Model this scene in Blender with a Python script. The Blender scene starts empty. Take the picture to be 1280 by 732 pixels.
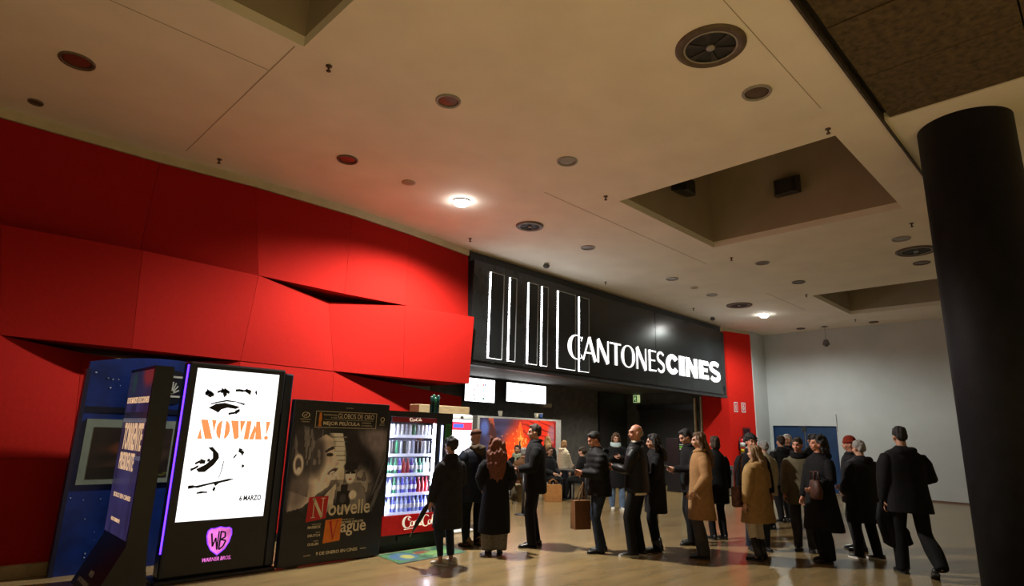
import bpy, bmesh, math, random
import numpy as np
from mathutils import Matrix, Vector
random.seed(7)
S = bpy.context.scene
COL = S.collection
PI = math.pi
# ------------------------------------------------------------------ camera
CAM_H = 1.62
F_PX, YAW, PITCH, ROLL = 741.975, 0.79421, 0.232925, 0.0274716
def cam_axes():
    f = Vector((math.cos(PITCH)*math.cos(YAW), math.cos(PITCH)*math.sin(YAW), math.sin(PITCH)))
    r = f.cross(Vector((0, 0, 1))).normalized(); u = r.cross(f)
    c, s = math.cos(ROLL), math.sin(ROLL)
    return c*r+s*u, -s*r+c*u, f
CR, CU, CF = cam_axes()
cd = bpy.data.cameras.new('camera'); cam = bpy.data.objects.new('camera', cd); COL.objects.link(cam)
cd.sensor_width = 36; cd.sensor_fit = 'HORIZONTAL'; cd.lens = 36*F_PX/1280; cd.clip_start = 0.05; cd.clip_end = 200
cam.matrix_world = Matrix(((CR.x, CU.x, -CF.x, 0), (CR.y, CU.y, -CF.y, 0), (CR.z, CU.z, -CF.z, CAM_H), (0, 0, 0, 1)))
S.camera = cam
# ------------------------------------------------------------------ view and world
S.view_settings.view_transform = 'Standard'; S.view_settings.look = 'None'
S.view_settings.exposure = 0.95; S.view_settings.gamma = 1.0; S.view_settings.use_curve_mapping = False
W = bpy.data.worlds.new('lobby_ambience'); S.world = W; W.use_nodes = True
W.node_tree.nodes['Background'].inputs[0].default_value = (1.0, 0.78, 0.42, 1)
W.node_tree.nodes['Background'].inputs[1].default_value = 0.13
# ------------------------------------------------------------------ ceiling lamps and added spots that light the hall
def lamp(name, kind, loc, power, color, size=.1, angle=150, blend=.6, rot=None):
    d = bpy.data.lights.new(name, kind); d.energy = power; d.color = color
    if kind == 'SPOT': d.spot_size = math.radians(angle); d.spot_blend = blend; d.shadow_soft_size = size
    elif kind == 'POINT': d.shadow_soft_size = size
    else: d.size = size
    o = bpy.data.objects.new(name, d); COL.objects.link(o); o.location = loc
    if rot: o.rotation_euler = rot
    return o
lamp('hall_beam', 'SPOT', (5.95, 7.33, 5.30), 1150, (1, .96, .86), .10, 158, .5)
lamp('hall_beam', 'SPOT', (18.18, 7.35, 5.30), 380, (.92, 1, .94), .10, 165, .5)
# added unseen warm spots around the camera; their floor bounce brightens the ceiling
for x, y in ((-3.2, -3.4), (0.0, -3.4), (3.0, -3.4), (6.2, -3.6), (-2.6, -.4), (.2, -.2), (2.8, -.4), (0.0, -6.0)):
    lamp('hall_beam', 'SPOT', (x, y, 5.36), 720, (1, .90, .56), .10, 84, .5)
# downlights of the concession area behind the sign
for x, y in ((10.6, 10.9), (13.6, 10.9), (16.8, 10.9)):
    lamp('concession_beam', 'SPOT', (x, y, 3.17), 110, (1, .90, .72), .06, 150, .6)
# ------------------------------------------------------------------ materials
MATS = {}
def pm(name, c, rough=.6, var=.12, scale=9.0, bump=0.0, bscale=60.0, metal=0.0, emit=0.0, ecol=None, spec=.5, trans=0.0, alpha=1.0, stretch=None):
    """procedural principled material: colour with a little noise variation, optional bump"""
    if name in MATS: return MATS[name]
    m = bpy.data.materials.new(name); m.use_nodes = True; nt = m.node_tree; b = nt.nodes['Principled BSDF']
    b.inputs['Roughness'].default_value = rough; b.inputs['Metallic'].default_value = metal
    b.inputs['Specular IOR Level'].default_value = spec
    if trans: b.inputs['Transmission Weight'].default_value = trans
    if alpha < 1: b.inputs['Alpha'].default_value = alpha
    tc = nt.nodes.new('ShaderNodeTexCoord'); src = tc.outputs['Object']
    if stretch:
        mp = nt.nodes.new('ShaderNodeMapping'); mp.inputs['Scale'].default_value = stretch
        nt.links.new(src, mp.inputs['Vector']); src = mp.outputs['Vector']
    n = nt.nodes.new('ShaderNodeTexNoise'); n.inputs['Scale'].default_value = scale; n.inputs['Detail'].default_value = 5
    nt.links.new(src, n.inputs['Vector'])
    r = nt.nodes.new('ShaderNodeValToRGB')
    r.color_ramp.elements[0].position = .3; r.color_ramp.elements[1].position = .7
    r.color_ramp.elements[0].color = tuple(max(0, k*(1-var)) for k in c)+(1,)
    r.color_ramp.elements[1].color = tuple(min(1, k*(1+var)) for k in c)+(1,)
    nt.links.new(n.outputs['Fac'], r.inputs['Fac']); nt.links.new(r.outputs['Color'], b.inputs['Base Color'])
    if bump:
        n2 = nt.nodes.new('ShaderNodeTexNoise'); n2.inputs['Scale'].default_value = bscale; n2.inputs['Detail'].default_value = 3
        nt.links.new(src, n2.inputs['Vector'])
        bp = nt.nodes.new('ShaderNodeBump'); bp.inputs['Strength'].default_value = bump; bp.inputs['Distance'].default_value = .01
        nt.links.new(n2.outputs['Fac'], bp.inputs['Height']); nt.links.new(bp.outputs['Normal'], b.inputs['Normal'])
    if emit:
        b.inputs['Emission Strength'].default_value = emit
        if ecol: b.inputs['Emission Color'].default_value = tuple(ecol)+(1,)
        else: nt.links.new(r.outputs['Color'], b.inputs['Emission Color'])
    MATS[name] = m; return m
def paint_mat(name, rough=.4, emit=0.0):
    """material that shows a mesh's printed colour attribute"""
    if name in MATS: return MATS[name]
    m = bpy.data.materials.new(name); m.use_nodes = True; nt = m.node_tree; b = nt.nodes['Principled BSDF']
    a = nt.nodes.new('ShaderNodeAttribute'); a.attribute_name = 'print'
    nt.links.new(a.outputs['Color'], b.inputs['Base Color']); b.inputs['Roughness'].default_value = rough
    if emit:
        nt.links.new(a.outputs['Color'], b.inputs['Emission Color']); b.inputs['Emission Strength'].default_value = emit
    MATS[name] = m; return m
def sc(r, g, b):
    """sRGB 0..255 to linear"""
    return tuple((v/255/12.92 if v <= 10 else ((v/255+.055)/1.055)**2.4) for v in (r, g, b))
# ------------------------------------------------------------------ mesh building
class MB:
    def __init__(s): s.v = []; s.f = []
    def add(s, vs, fs):
        k = len(s.v); s.v += [tuple(p) for p in vs]; s.f += [tuple(i+k for i in q) for q in fs]; return s
    def box(s, x0, x1, y0, y1, z0, z1):
        return s.add([(x0,y0,z0),(x1,y0,z0),(x1,y1,z0),(x0,y1,z0),(x0,y0,z1),(x1,y0,z1),(x1,y1,z1),(x0,y1,z1)],
                     [(3,2,1,0),(4,5,6,7),(0,1,5,4),(1,2,6,5),(2,3,7,6),(3,0,4,7)])
    def bbox(s, x0, x1, y0, y1, z0, z1, b=.01):
        """bevelled box"""
        bm = bmesh.new(); bmesh.ops.create_cube(bm, size=1)
        for v in bm.verts: v.co = Vector(((x0+x1)/2+v.co.x*(x1-x0), (y0+y1)/2+v.co.y*(y1-y0), (z0+z1)/2+v.co.z*(z1-z0)))
        bmesh.ops.bevel(bm, geom=bm.edges[:], offset=b, segments=2, profile=.5, affect='EDGES')
        bm.verts.ensure_lookup_table()
        for i, v in enumerate(bm.verts): v.index = i
        s.add([v.co[:] for v in bm.verts], [[v.index for v in f.verts] for f in bm.faces]); bm.free(); return s
    def hexa(s, p): return s.add(p, [(3,2,1,0),(4,5,6,7),(0,1,5,4),(1,2,6,5),(2,3,7,6),(3,0,4,7)])
    def prism(s, poly, o, xd, zd, t0, t1):
        """2-D polygon in the plane (o, xd, zd), extruded along the plane normal from t0 to t1"""
        o, xd, zd = Vector(o), Vector(xd), Vector(zd); n = xd.cross(zd)
        P = [o+xd*a+zd*b for a, b in poly]; k = len(P)
        area = sum(poly[i][0]*poly[(i+1) % k][1]-poly[(i+1) % k][0]*poly[i][1] for i in range(k))
        if area < 0: P.reverse()
        vs = [p+n*t0 for p in P]+[p+n*t1 for p in P]
        if t1 < t0: vs = [p+n*t1 for p in P]+[p+n*t0 for p in P]
        return s.add(vs, [tuple(range(k-1, -1, -1)), tuple(range(k, 2*k))]+[(i, (i+1) % k, k+(i+1) % k, k+i) for i in range(k)])
    def rings(s, R, cap=True):
        n = len(R[0]); k = len(s.v)
        for r in R: s.v += [tuple(p) for p in r]
        for i in range(len(R)-1):
            for j in range(n):
                a = k+i*n+j; b = k+i*n+(j+1) % n; s.f.append((a, b, b+n, a+n))
        if cap:
            s.f.append(tuple(k+j for j in range(n-1, -1, -1))); s.f.append(tuple(k+(len(R)-1)*n+j for j in range(n)))
        return s
    def lathe(s, prof, c=(0,0,0), n=20, ax=(0,0,1), ring=False):
        ax = Vector(ax).normalized(); t = Vector((1,0,0)) if abs(ax.x) < .9 else Vector((0,1,0))
        u = ax.cross(t).normalized(); w = ax.cross(u); c = Vector(c)
        if ring: prof = list(prof)+[prof[0]]
        return s.rings([[c+ax*z+(u*math.cos(2*PI*j/n)+w*math.sin(2*PI*j/n))*max(r, 1e-4) for j in range(n)] for r, z in prof], not ring)
    def tube(s, pts, rad, n=10):
        pts = [Vector(p) for p in pts]
        if not hasattr(rad, '__len__'): rad = [rad]*len(pts)
        R = []; up = None
        for i, p in enumerate(pts):
            d = (pts[min(i+1, len(pts)-1)]-pts[max(i-1, 0)]).normalized()
            if up is None: up = Vector((0,0,1)) if abs(d.z) < .9 else Vector((1,0,0))
            u = d.cross(up).normalized(); w = u.cross(d); up = w
            R.append([p+(u*math.cos(2*PI*j/n)-w*math.sin(2*PI*j/n))*rad[i] for j in range(n)])
        for r in R: r.reverse()
        return s.rings(R)
    def ell(s, c, r, n=14, m=8, rot=None):
        c = Vector(c); R = []
        for i in range(m+1):
            t = -PI/2+PI*i/m; k = max(math.cos(t), .02)
            q = [Vector((r[0]*k*math.cos(2*PI*j/n), r[1]*k*math.sin(2*PI*j/n), r[2]*math.sin(t))) for j in range(n)]
            R.append([c+(rot @ p if rot else p) for p in q])
        return s.rings(R)
    def mesh(s, name):
        me = bpy.data.meshes.new(name); me.from_pydata(s.v, [], s.f); me.update(); return me
    def build(s, name, mat, parent=None, smooth=False, **kw):
        return obj(name, s.mesh(name), mat, parent, smooth, **kw)
def obj(name, me, mat, parent=None, smooth=False, label=None, cat=None, group=None, kind=None):
    o = bpy.data.objects.new(name, me); COL.objects.link(o)
    if mat is not None: me.materials.clear(); me.materials.append(mat)
    if smooth:
        for p in me.polygons: p.use_smooth = True
    if parent is not None:
        o.parent = parent; o.matrix_parent_inverse = parent_inv(parent)
    return tag(o, label, cat, group, kind)
def parent_inv(p):
    """parts are modelled in world space; every part's own world matrix is the identity"""
    if p.parent is not None: return Matrix.Identity(4)
    return (Matrix.Translation(p.location) @ p.rotation_euler.to_matrix().to_4x4()).inverted()
def tag(o, label=None, cat=None, group=None, kind=None):
    for k, v in (('label', label), ('category', cat), ('group', group), ('kind', kind)):
        if v: o[k] = v
    return o
def thing(name, label, cat, loc=(0,0,0), group=None, kind=None):
    o = bpy.data.objects.new(name, None); COL.objects.link(o); o.location = loc; o.empty_display_size = .2
    return tag(o, label, cat, group, kind)
DG = lambda: bpy.context.evaluated_depsgraph_get()
_txt = {}
def text_poly(txt, offset=0.0, extrude=.0):
    key = (txt, offset)
    if key in _txt: return _txt[key]
    c = bpy.data.curves.new('lettering', 'FONT'); c.body = txt; c.size = 1; c.offset = offset; c.resolution_u = 4; c.extrude = .01
    o = bpy.data.objects.new('lettering', c); COL.objects.link(o)
    me = bpy.data.meshes.new_from_object(o.evaluated_get(DG())); bpy.data.objects.remove(o); bpy.data.curves.remove(c)
    v = np.array([p.co[:] for p in me.vertices]); f = [tuple(p.vertices) for p in me.polygons]
    bpy.data.meshes.remove(me); _txt[key] = (v, f); return v, f
def text(name, txt, o, xd, zd, x0, x1, z0, z1, mat, parent, offset=0.0, thick=.003, shear=0.0, keep=False):
    """built-in font lettering fitted to the box x0..x1, z0..z1 of the plane (o, xd, zd); stands proud by thick"""
    v, f = text_poly(txt, offset)
    lo, hi = v.min(0), v.max(0); o, xd, zd = Vector(o), Vector(xd), Vector(zd); n = xd.cross(zd)
    sx = (x1-x0)/(hi[0]-lo[0]); sz = (z1-z0)/(hi[1]-lo[1])
    if keep: sx = min(sx, sz)
    P = []
    for p in v:
        a = x0+(p[0]-lo[0])*sx; b = z0+(p[1]-lo[1])*sz; a += shear*(b-z0)
        P.append(tuple(o+xd*a+zd*b+n*(thick if p[2] > 0 else 0.0)))
    me = bpy.data.meshes.new(name); me.from_pydata(P, [], f); me.update()
    return obj(name, me, mat, parent)
def panel(name, func, nx, nz, o, xd, zd, w, h, mat, parent=None, thick=.0):
    """flat printed panel: a grid whose colour attribute is drawn by func(u, v) -> r, g, b arrays (sRGB 0..1)"""
    o, xd, zd = Vector(o), Vector(xd), Vector(zd)
    u, v = np.meshgrid((np.arange(nx)+.5)/nx, (np.arange(nz)+.5)/nz)
    rgb = np.clip(np.stack(func(u, v), -1), 0, 1); lin = np.where(rgb <= .04045, rgb/12.92, ((rgb+.055)/1.055)**2.4)
    V = [tuple(o+xd*(w*i/nx)+zd*(h*j/nz)) for j in range(nz+1) for i in range(nx+1)]
    Fc = [(j*(nx+1)+i, j*(nx+1)+i+1, (j+1)*(nx+1)+i+1, (j+1)*(nx+1)+i) for j in range(nz) for i in range(nx)]
    me = bpy.data.meshes.new(name); me.from_pydata(V, [], Fc); me.update()
    at = me.color_attributes.new('print', 'FLOAT_COLOR', 'CORNER')
    col = np.ones((nx*nz, 4, 4), np.float32); col[:, :, :3] = lin.reshape(-1, 1, 3)
    at.data.foreach_set('color', col.ravel())
    return obj(name, me, mat, parent)
X_, Y_, Z_ = (1,0,0), (0,1,0), (0,0,1)
def stroke(p0, p1, w0, w1=None):
    w1 = w0 if w1 is None else w1
    a, b = Vector(p0), Vector(p1); d = (b-a).normalized(); n = Vector((-d.y, d.x))
    return [tuple(a+n*w0/2), tuple(a-n*w0/2), tuple(b-n*w1/2), tuple(b+n*w1/2)]
def arc_strip(cx, cy, rx, ry, a0, a1, wf, n=20):
    """list of quads along an elliptical arc; wf(angle) = stroke width inside the outline"""
    out = []; P = []
    for i in range(n+1):
        a = math.radians(a0+(a1-a0)*i/n); w = wf(a)
        P.append(((cx+rx*math.cos(a), cy+ry*math.sin(a)), (cx+(rx-w)*math.cos(a), cy+(ry-w*ry/rx*.8)*math.sin(a))))
    for i in range(n): out.append([P[i][0], P[i+1][0], P[i+1][1], P[i][1]])
    return out
def glyphs(name, polys, o, xd, zd, x0, x1, z0, z1, mat, parent, t=.003):
    m = MB()
    for p in polys: m.prism([(x0+a*(x1-x0), z0+b*(z1-z0)) for a, b in p], o, xd, zd, 0, t)
    return m.build(name, mat, parent)
# ================================================================== STRUCTURE
ZC = 5.42
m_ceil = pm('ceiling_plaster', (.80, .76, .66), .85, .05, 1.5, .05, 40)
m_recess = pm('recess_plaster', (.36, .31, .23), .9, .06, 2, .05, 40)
m_floor = pm('polished_tan_floor', (.225, .155, .070), .23, .22, 1.6, .02, 30, stretch=(.6, 2.2, 1))
m_red = pm('red_wall_fabric', sc(152, 23, 17), .85, .07, 30, .12, 160, spec=.1)
m_white = pm('white_wall_paint', (.50, .52, .52), .85, .09, .7, .06, 50)
m_black = pm('black_paint', (.020, .021, .022), .6, .2, 12, .05, 80)
m_dark = pm('charcoal_wall', (.085, .088, .090), .75, .25, 6, .1, 60)
m_satin = pm('black_satin_metal', (.015, .016, .018), .35, .2, 20)
m_steel = pm('brushed_steel', (.45, .44, .42), .32, .15, 14, metal=1.0, stretch=(40, 40, 1))
m_chrome = pm('grey_metal_ring', (.30, .28, .25), .45, .12, 20)
m_trim = pm('cream_trim', (.50, .44, .30), .8, .08, 4)
m_board = pm('rough_brown_board', (.085, .060, .028), .95, .45, 14, .6, 70)
m_col = pm('black_column_paint', (.010, .010, .012), .6, .25, 6, .1, 50, spec=.15)
m_blued = pm('blue_door_paint', sc(8, 50, 90), .5, .12, 5)
m_base = pm('tan_baseboard_stone', (.30, .22, .11), .5, .3, 6)
m_joint = pm('joint_shadow_gap', (.34, .28, .20), .9)
# floor
fl = MB().box(-9, 22.2, -9, 14.2, -.1, 0).build('floor', m_floor, kind='structure')
# ceiling with three square light wells
CX = [-9, -1.1, 2.18, 7.70, 11.0, 16.47, 19.72, 22.2]; CY = [1.52, 2.05, 5.36, 9.42]
holes = {(1, 1), (3, 1), (5, 1)}
m = MB()
for i in range(len(CX)-1):
    for j in range(len(CY)-1):
        if (i, j) not in holes: m.box(CX[i], CX[i+1], CY[j], CY[j+1], ZC, ZC+.12)
m.box(7.70, 22.2, -9, 1.52, ZC+.004, ZC+.12)
ceil = m.build('ceiling', m_ceil, kind='structure')
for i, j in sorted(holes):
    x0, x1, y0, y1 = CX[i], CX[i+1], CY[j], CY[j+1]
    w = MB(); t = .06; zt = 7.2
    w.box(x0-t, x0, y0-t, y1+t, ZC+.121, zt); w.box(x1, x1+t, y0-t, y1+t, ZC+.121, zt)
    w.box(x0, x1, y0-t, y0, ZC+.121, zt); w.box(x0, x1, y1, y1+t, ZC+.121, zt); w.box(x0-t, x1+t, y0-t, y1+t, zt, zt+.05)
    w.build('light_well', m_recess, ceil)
# plasterboard joints
def joint(x0, x1, y0, y1): MB().box(x0, x1, y0, y1, ZC-.003, ZC+.001).build('joint', m_joint, ceil)
joint(3.0, 6.9, 1.955, 1.962); joint(6.6, 12.0, 6.03, 6.04); joint(2.106, 2.116, 5.42, 8.85); joint(15.5, 18.2, 6.14, 6.15); joint(-9, 2.1, 6.03, 6.038)
# rough brown ceiling boards on the side of the photographer, with the dark gap before them
MB().box(-9, 22.2, 1.44, 1.525, ZC+.10, ZC+.14).build('ceiling_gap', m_black, ceil)
MB().box(-9, 9.8, 1.500, 1.524, ZC-.035, ZC+.10).build('edge_angle', pm('rusty_dark_metal', (.05, .038, .025), .7, .5, 8, .2), ceil)
bx = [7.70-1.10*k for k in range(0, 16)]
for k in range(15):
    dz = random.uniform(-.008, .008)
    for y0, y1 in ((.12, 1.44), (-1.22, .105)):
        MB().box(bx[k+1]+.008, bx[k]-.008, y0, y1, ZC+.02+dz, ZC+.07+dz).build('ceiling_board', m_board, ceil)
MB().box(-9, 7.7, -9, 1.44, ZC+.09, ZC+.12).build('board_backing', m_black, ceil)
# red folded wall: four bands of panels
wall = thing('wall_left', None, None, (0, 9.5, 0), kind='structure')
def band(zt, zb, top, bot, Yb=10.6, nm='wall_panel'):
    for (a, b), (c, d) in zip(zip(top[:-1], bot[:-1]), zip(top[1:], bot[1:])):
        g = .002; za = a[2] if len(a) > 2 else zt; zc = c[2] if len(c) > 2 else zt
        A, C_, B_, D = Vector((a[0]+g, a[1], za)), Vector((c[0]-g, c[1], zc)), Vector((b[0]+g, b[1], zb)), Vector((d[0]-g, d[1], zb)); n = 10; m = MB()
        V = [(B_*(1-i/n)+D*(i/n))*(1-j/n)+(A*(1-i/n)+C_*(i/n))*(j/n) for j in range(n+1) for i in range(n+1)]     # bilinear front
        F = [(j*(n+1)+i, j*(n+1)+i+1, (j+1)*(n+1)+i+1, (j+1)*(n+1)+i) for j in range(n) for i in range(n)]; k = len(V)
        V += [Vector((p.x, Yb, p.z)) for p in (B_, D, C_, A)]; bl = list(range(n+1)); tl = [n*(n+1)+i for i in range(n+1)]; le = [j*(n+1) for j in range(n+1)]; ri = [j*(n+1)+n for j in range(n+1)]
        F += [tuple(bl[::-1])+(k, k+1), tuple(tl)+(k+2, k+3), tuple(le)+(k+3, k), tuple(ri[::-1])+(k+1, k+2), (k, k+3, k+2, k+1)]
        m.add(V, F).build(nm, m_red, wall)
ZT, Z1, Z2, Z3, Z4 = 5.285, 3.90, 2.57, 1.20, .125
band(ZT, Z1+.004, [(-6, 9.36), (.1, 9.34), (1.9, 9.26), (3.2, 9.10), (4.9, 9.06), (6.19, 9.14), (7.84, 9.34)],
     [(-6, 9.75), (.1, 9.70), (1.9, 9.55), (3.44, 9.11), (4.95, 9.18), (6.19, 9.13), (7.84, 9.26)])
band(Z1, Z2+.004, [(-6, 9.3), (.36, 9.15), (1.83, 9.01), (3.44, 9.11), (4.80, 9.42, 3.765), (6.19, 9.14), (7.74, 8.95)],
     [(-6, 9.0), (.57, 9.0), (1.9, 9.0), (3.35, 9.15), (4.95, 9.28), (6.30, 9.20), (7.80, 9.09)])
band(Z2, Z3+.003, [(-6, 9.3), (.57, 9.0), (1.44, 9.36, 2.49), (2.1, 9.46, 2.45), (3.35, 9.16), (4.95, 9.29), (8.30, 9.9, 2.36)],
     [(-6, 8.9), (.60, 8.80), (1.44, 8.80), (2.0, 8.80), (3.35, 8.95), (4.95, 9.15), (8.30, 9.85)])
band(Z3, Z4, [(-6, 8.84), (.60, 8.75), (2.0, 8.76), (3.35, 8.92), (4.95, 9.12), (8.30, 9.84)],
     [(-6, 8.55), (.60, 8.52), (2.0, 8.52), (3.35, 8.80), (4.95, 9.05), (8.30, 9.82)])
for i in range(12):
    xa = -6+i*.62
    if xa < 1.25: MB().box(xa+.002, min(xa+.618, 1.36), 8.46, 8.56, 0, .13).build('baseboard_tile', m_base, wall)
# cream trim between the red wall and the ceiling
m = MB(); tp = [(-6, 9.35), (.1, 9.31), (1.9, 9.23), (3.2, 9.07), (4.9, 9.03), (6.19, 9.11), (7.84, 9.31)]
for a, b in zip(tp[:-1], tp[1:]):
    m.hexa([(a[0], a[1], 5.29), (b[0], b[1], 5.29), (b[0], 9.9, 5.29), (a[0], 9.9, 5.29), (a[0], a[1], ZC), (b[0], b[1], ZC), (b[0], 9.9, ZC), (a[0], 9.9, ZC)])
m.build('trim_1', m_trim, kind='structure')
# concession area behind the sign
MB().box(7.9, 19.5, 9.46, 13.6, 3.22, 3.30).build('ceiling_concession', m_dark, kind='structure')
MB().box(8.0, 20.2, 13.4, 13.6, 0, 3.3).build('wall_concession', m_dark, kind='structure')
MB().box(17.7, 19.38, 13.3, 13.4, 0, 3.2).build('door_1', m_black, kind='structure')
MB().box(8.0, 8.28, 10.62, 13.4, 0, 3.22).build('wall_concession_left', m_dark, kind='structure')
wr = MB().box(19.42, 19.62, 10.22, 13.4, 0, 3.22).build('wall_concession_right', m_dark, kind='structure')
MB().box(19.39, 19.42, 10.5, 12.75, 0, 2.62).build('shutter_panel', m_black, wr)
MB().box(19.33, 19.42, 10.4, 12.8, 2.62, 2.80).build('shutter_box', m_satin, wr)
MB().tube([(19.30, 10.42, 0), (19.30, 10.42, 3.0)], .05).build('steel_post', pm('brass_post', (.35, .29, .17), .35, .2, 9, metal=.8), wr)
MB().box(19.36, 19.42, 10.22, 10.26, 0, 3.05).build('edge_strip', pm('pale_edge', (.45, .42, .3), .6), wr)
# red pier right of the sign
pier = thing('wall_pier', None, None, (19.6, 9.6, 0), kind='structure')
MB().prism([(19.42, 10.20), (19.58, 9.31), (20.80, 8.97), (20.80, 10.20)], (0,0,0), X_, Y_, 0, 5.30).build('pier_panel', pm('lamp_brightened_red', sc(204, 32, 22), .7, .05, 12, spec=.15), pier)  # red brighter than the wall's: the nearby lamp's light is painted in
MB().prism([(19.45, 10.20), (19.60, 9.33), (20.80, 9.0), (20.80, 10.20)], (0,0,0), X_, Y_, 5.30, ZC).build('pier_trim', m_trim, pier)
# white wall behind and the end wall with the blue double door
MB().box(20.80, 22.2, 8.93, 9.2, 0, ZC).build('wall_far', m_white, kind='structure')
MB().box(21.88, 22.2, 8.82, 8.93, 0, ZC).box(21.88, 22.2, 6.73, 8.82, 2.16, ZC).box(21.88, 22.2, -9, 6.73, 0, ZC).build('wall_end', m_white, kind='structure')
MB().box(21.865, 21.88, -9, 6.70, 0, .05).build('baseboard_end', pm('brown_baseboard', (.14, .07, .05), .6), kind='structure')
dr = thing('door_2', None, None, (21.95, 7.8, 0), kind='structure')
for y0, y1 in ((6.76, 7.765), (7.785, 8.79)): MB().bbox(21.93, 21.98, y0, y1, .01, 2.13, .006).build('door_leaf', m_blued, dr)
MB().box(21.90, 21.99, 6.73, 6.76, 0, 2.16).box(21.90, 21.99, 8.79, 8.82, 0, 2.16).box(21.90, 21.99, 6.76, 8.79, 2.13, 2.16).build('door_frame', pm('door_frame_blue', sc(10, 40, 80), .5), dr)
MB().box(21.90, 21.93, 7.70, 7.85, 1.98, 2.12).build('door_closer', m_black, dr)
MB().box(21.91, 21.93, 6.95, 7.6, 1.0, 1.06).box(21.91, 21.93, 7.95, 8.6, 1.0, 1.06).build('push_bar', m_satin, dr)
MB().box(21.84, 21.88, 6.70, 6.715, 2.0, 2.55).build('cable_conduit', pm('pale_conduit', (.4, .4, .38), .6), bpy.data.objects['wall_end'])
# round black column
cl = thing('round_column', 'thick round black column rising to the ceiling at the right edge', 'column', (8.5, .85, 0))
MB().lathe([(.475, 0), (.475, ZC+.004)], (8.5, .85, 0), 64).build('shaft', m_col, cl, True)
MB().lathe([(.49, 0), (.49, .12), (.476, .125)], (8.5, .85, 0), 64).build('base_ring', m_satin, cl, True)
# ================================================================== CEILING FITTINGS
def downlight(x, y, r, label, on=None, rim=m_chrome, style='dark'):
    t = thing('recessed_downlight', label, 'downlight', (x, y, ZC), 'round recessed ceiling lights')
    MB().lathe([(r, 0), (r, -.012), (r*.96, -.022), (r*.80, -.016), (r*.78, 0)], (x, y, ZC), 28, ring=True).build('trim_ring', rim, t, True)
    if on:
        MB().lathe([(r*.92, -.016), (r*.86, -.05), (r*.5, -.085), (.005, -.095)], (x, y, ZC), 28).build('diffuser', on, t, True)
    else:
        MB().lathe([(r*.78, -.004), (r*.70, -.006), (.005, -.010)], (x, y, ZC), 24).build('lens', pm('unlit_lens_'+style, {'dark': (.10, .065, .04), 'red': (.16, .045, .03), 'grey': (.28, .26, .22)}[style], .35), t, True)
m_lit = pm('lit_diffuser', (1, 1, 1), .5, 0, emit=30, ecol=(1, .98, .94))
m_rim2 = pm('dull_ring', (.12, .085, .06), .5, .15, 20)
downlight(5.95, 7.33, .15, 'brightly lit white downlight above the folded red wall', m_lit)
downlight(18.18, 7.35, .15, 'brightly lit white downlight near the far red pier', m_lit)
downlight(.59, 7.41, .17, 'unlit dark downlight over the far left end of the red wall', None, m_rim2, 'red')
downlight(.40, 8.82, .08, 'tiny unlit spot at the cream trim, leftmost on the ceiling', None, m_rim2, 'dark')
downlight(3.82, 7.36, .15, 'unlit reddish downlight between the red wall and the first light well', None, m_rim2, 'red')
downlight(3.83, 5.06, .15, 'unlit dark downlight alone in the middle of the left ceiling', None, m_chrome, 'dark')
downlight(6.08, 2.36, .16, 'unlit chrome-rimmed downlight beside the largest round air vent', None, m_chrome, 'dark')
downlight(5.98, 5.04, .15, 'unlit chrome-rimmed downlight to the left of the big light well', None, m_chrome, 'grey')
downlight(9.33, 7.29, .15, 'unlit downlight in front of the glowing vertical tubes of the sign', None, m_chrome, 'dark')
downlight(12.62, 7.27, .15, 'unlit pale downlight in front of the middle of the sign', None, m_chrome, 'grey')
downlight(14.76, 7.32, .15, 'unlit pale downlight beside the far small round vent', None, m_chrome, 'grey')
downlight(13.75, 7.29, .09, 'small flush disc between two pale downlights near the sign', None, m_trim, 'grey')
downlight(12.72, 2.46, .16, 'unlit pale downlight behind the big light well, near the column', None, m_chrome, 'grey')
downlight(14.76, 2.54, .16, 'unlit dark downlight half hidden by the black column', None, m_rim2, 'dark')
downlight(12.65, 5.07, .15, 'unlit dark downlight behind the left corner of the big light well', None, m_chrome, 'dark')
downlight(14.80, 5.09, .15, 'unlit dark downlight between the two light wells', None, m_rim2, 'dark')
downlight(21.33, 5.16, .14, 'unlit dark downlight close to the white end wall', None, m_rim2, 'dark')
downlight(21.2, 7.35, .14, 'unlit dark downlight above the blue double door', None, m_rim2, 'dark')
MB().lathe([(.11, 0), (.11, -.006), (.09, -.010)], (4.9, 7.37, ZC), 24).build('blank_cover_plate', pm('cover_plate', (.42, .33, .24), .8), None, True, label='flat beige blanking plate on the ceiling left of the lit lamp', cat='cover plate')
def vent(x, y, r, label):
    t = thing('ceiling_vent', label, 'air vent', (x, y, ZC), 'large round air diffusers')
    MB().lathe([(r, 0), (r, -.012), (r*.94, -.03), (r*.76, -.018), (r*.74, .0)], (x, y, ZC), 40, ring=True).build('outer_ring', pm('vent_ring', (.10, .07, .045), .55, .2, 10), t, True)
    MB().lathe([(r*.76, -.020), (r*.72, -.026), (r*.70, -.012)], (x, y, ZC), 40, ring=True).build('inner_ring', m_chrome, t, True)
    MB().lathe([(r*.74, -.002), (.005, -.004)], (x, y, ZC), 32).build('throat', m_black, t)
    for k in range(6):
        a = k*PI/3+.3; c, s = math.cos(a), math.sin(a)
        P = [(x+r*.10*c, y+r*.10*s), (x+r*.68*c-.10*r*s, y+r*.68*s+.10*r*c), (x+r*.70*c+.10*r*s, y+r*.70*s-.10*r*c)]
        MB().prism(P, (0,0,0), X_, Y_, ZC-.016, ZC-.010).build('vane', pm('vent_vane', (.035, .03, .026), .5), t)
    MB().lathe([(r*.13, -.008), (r*.12, -.03), (.004, -.034)], (x, y, ZC), 20).build('hub', m_chrome, t, True)
vent(4.98, 2.35, .34, 'largest round air vent with dark vanes, nearest on the ceiling')
vent(7.59, 7.30, .26, 'round chrome-rimmed air vent in front of the left end of the sign')
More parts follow.
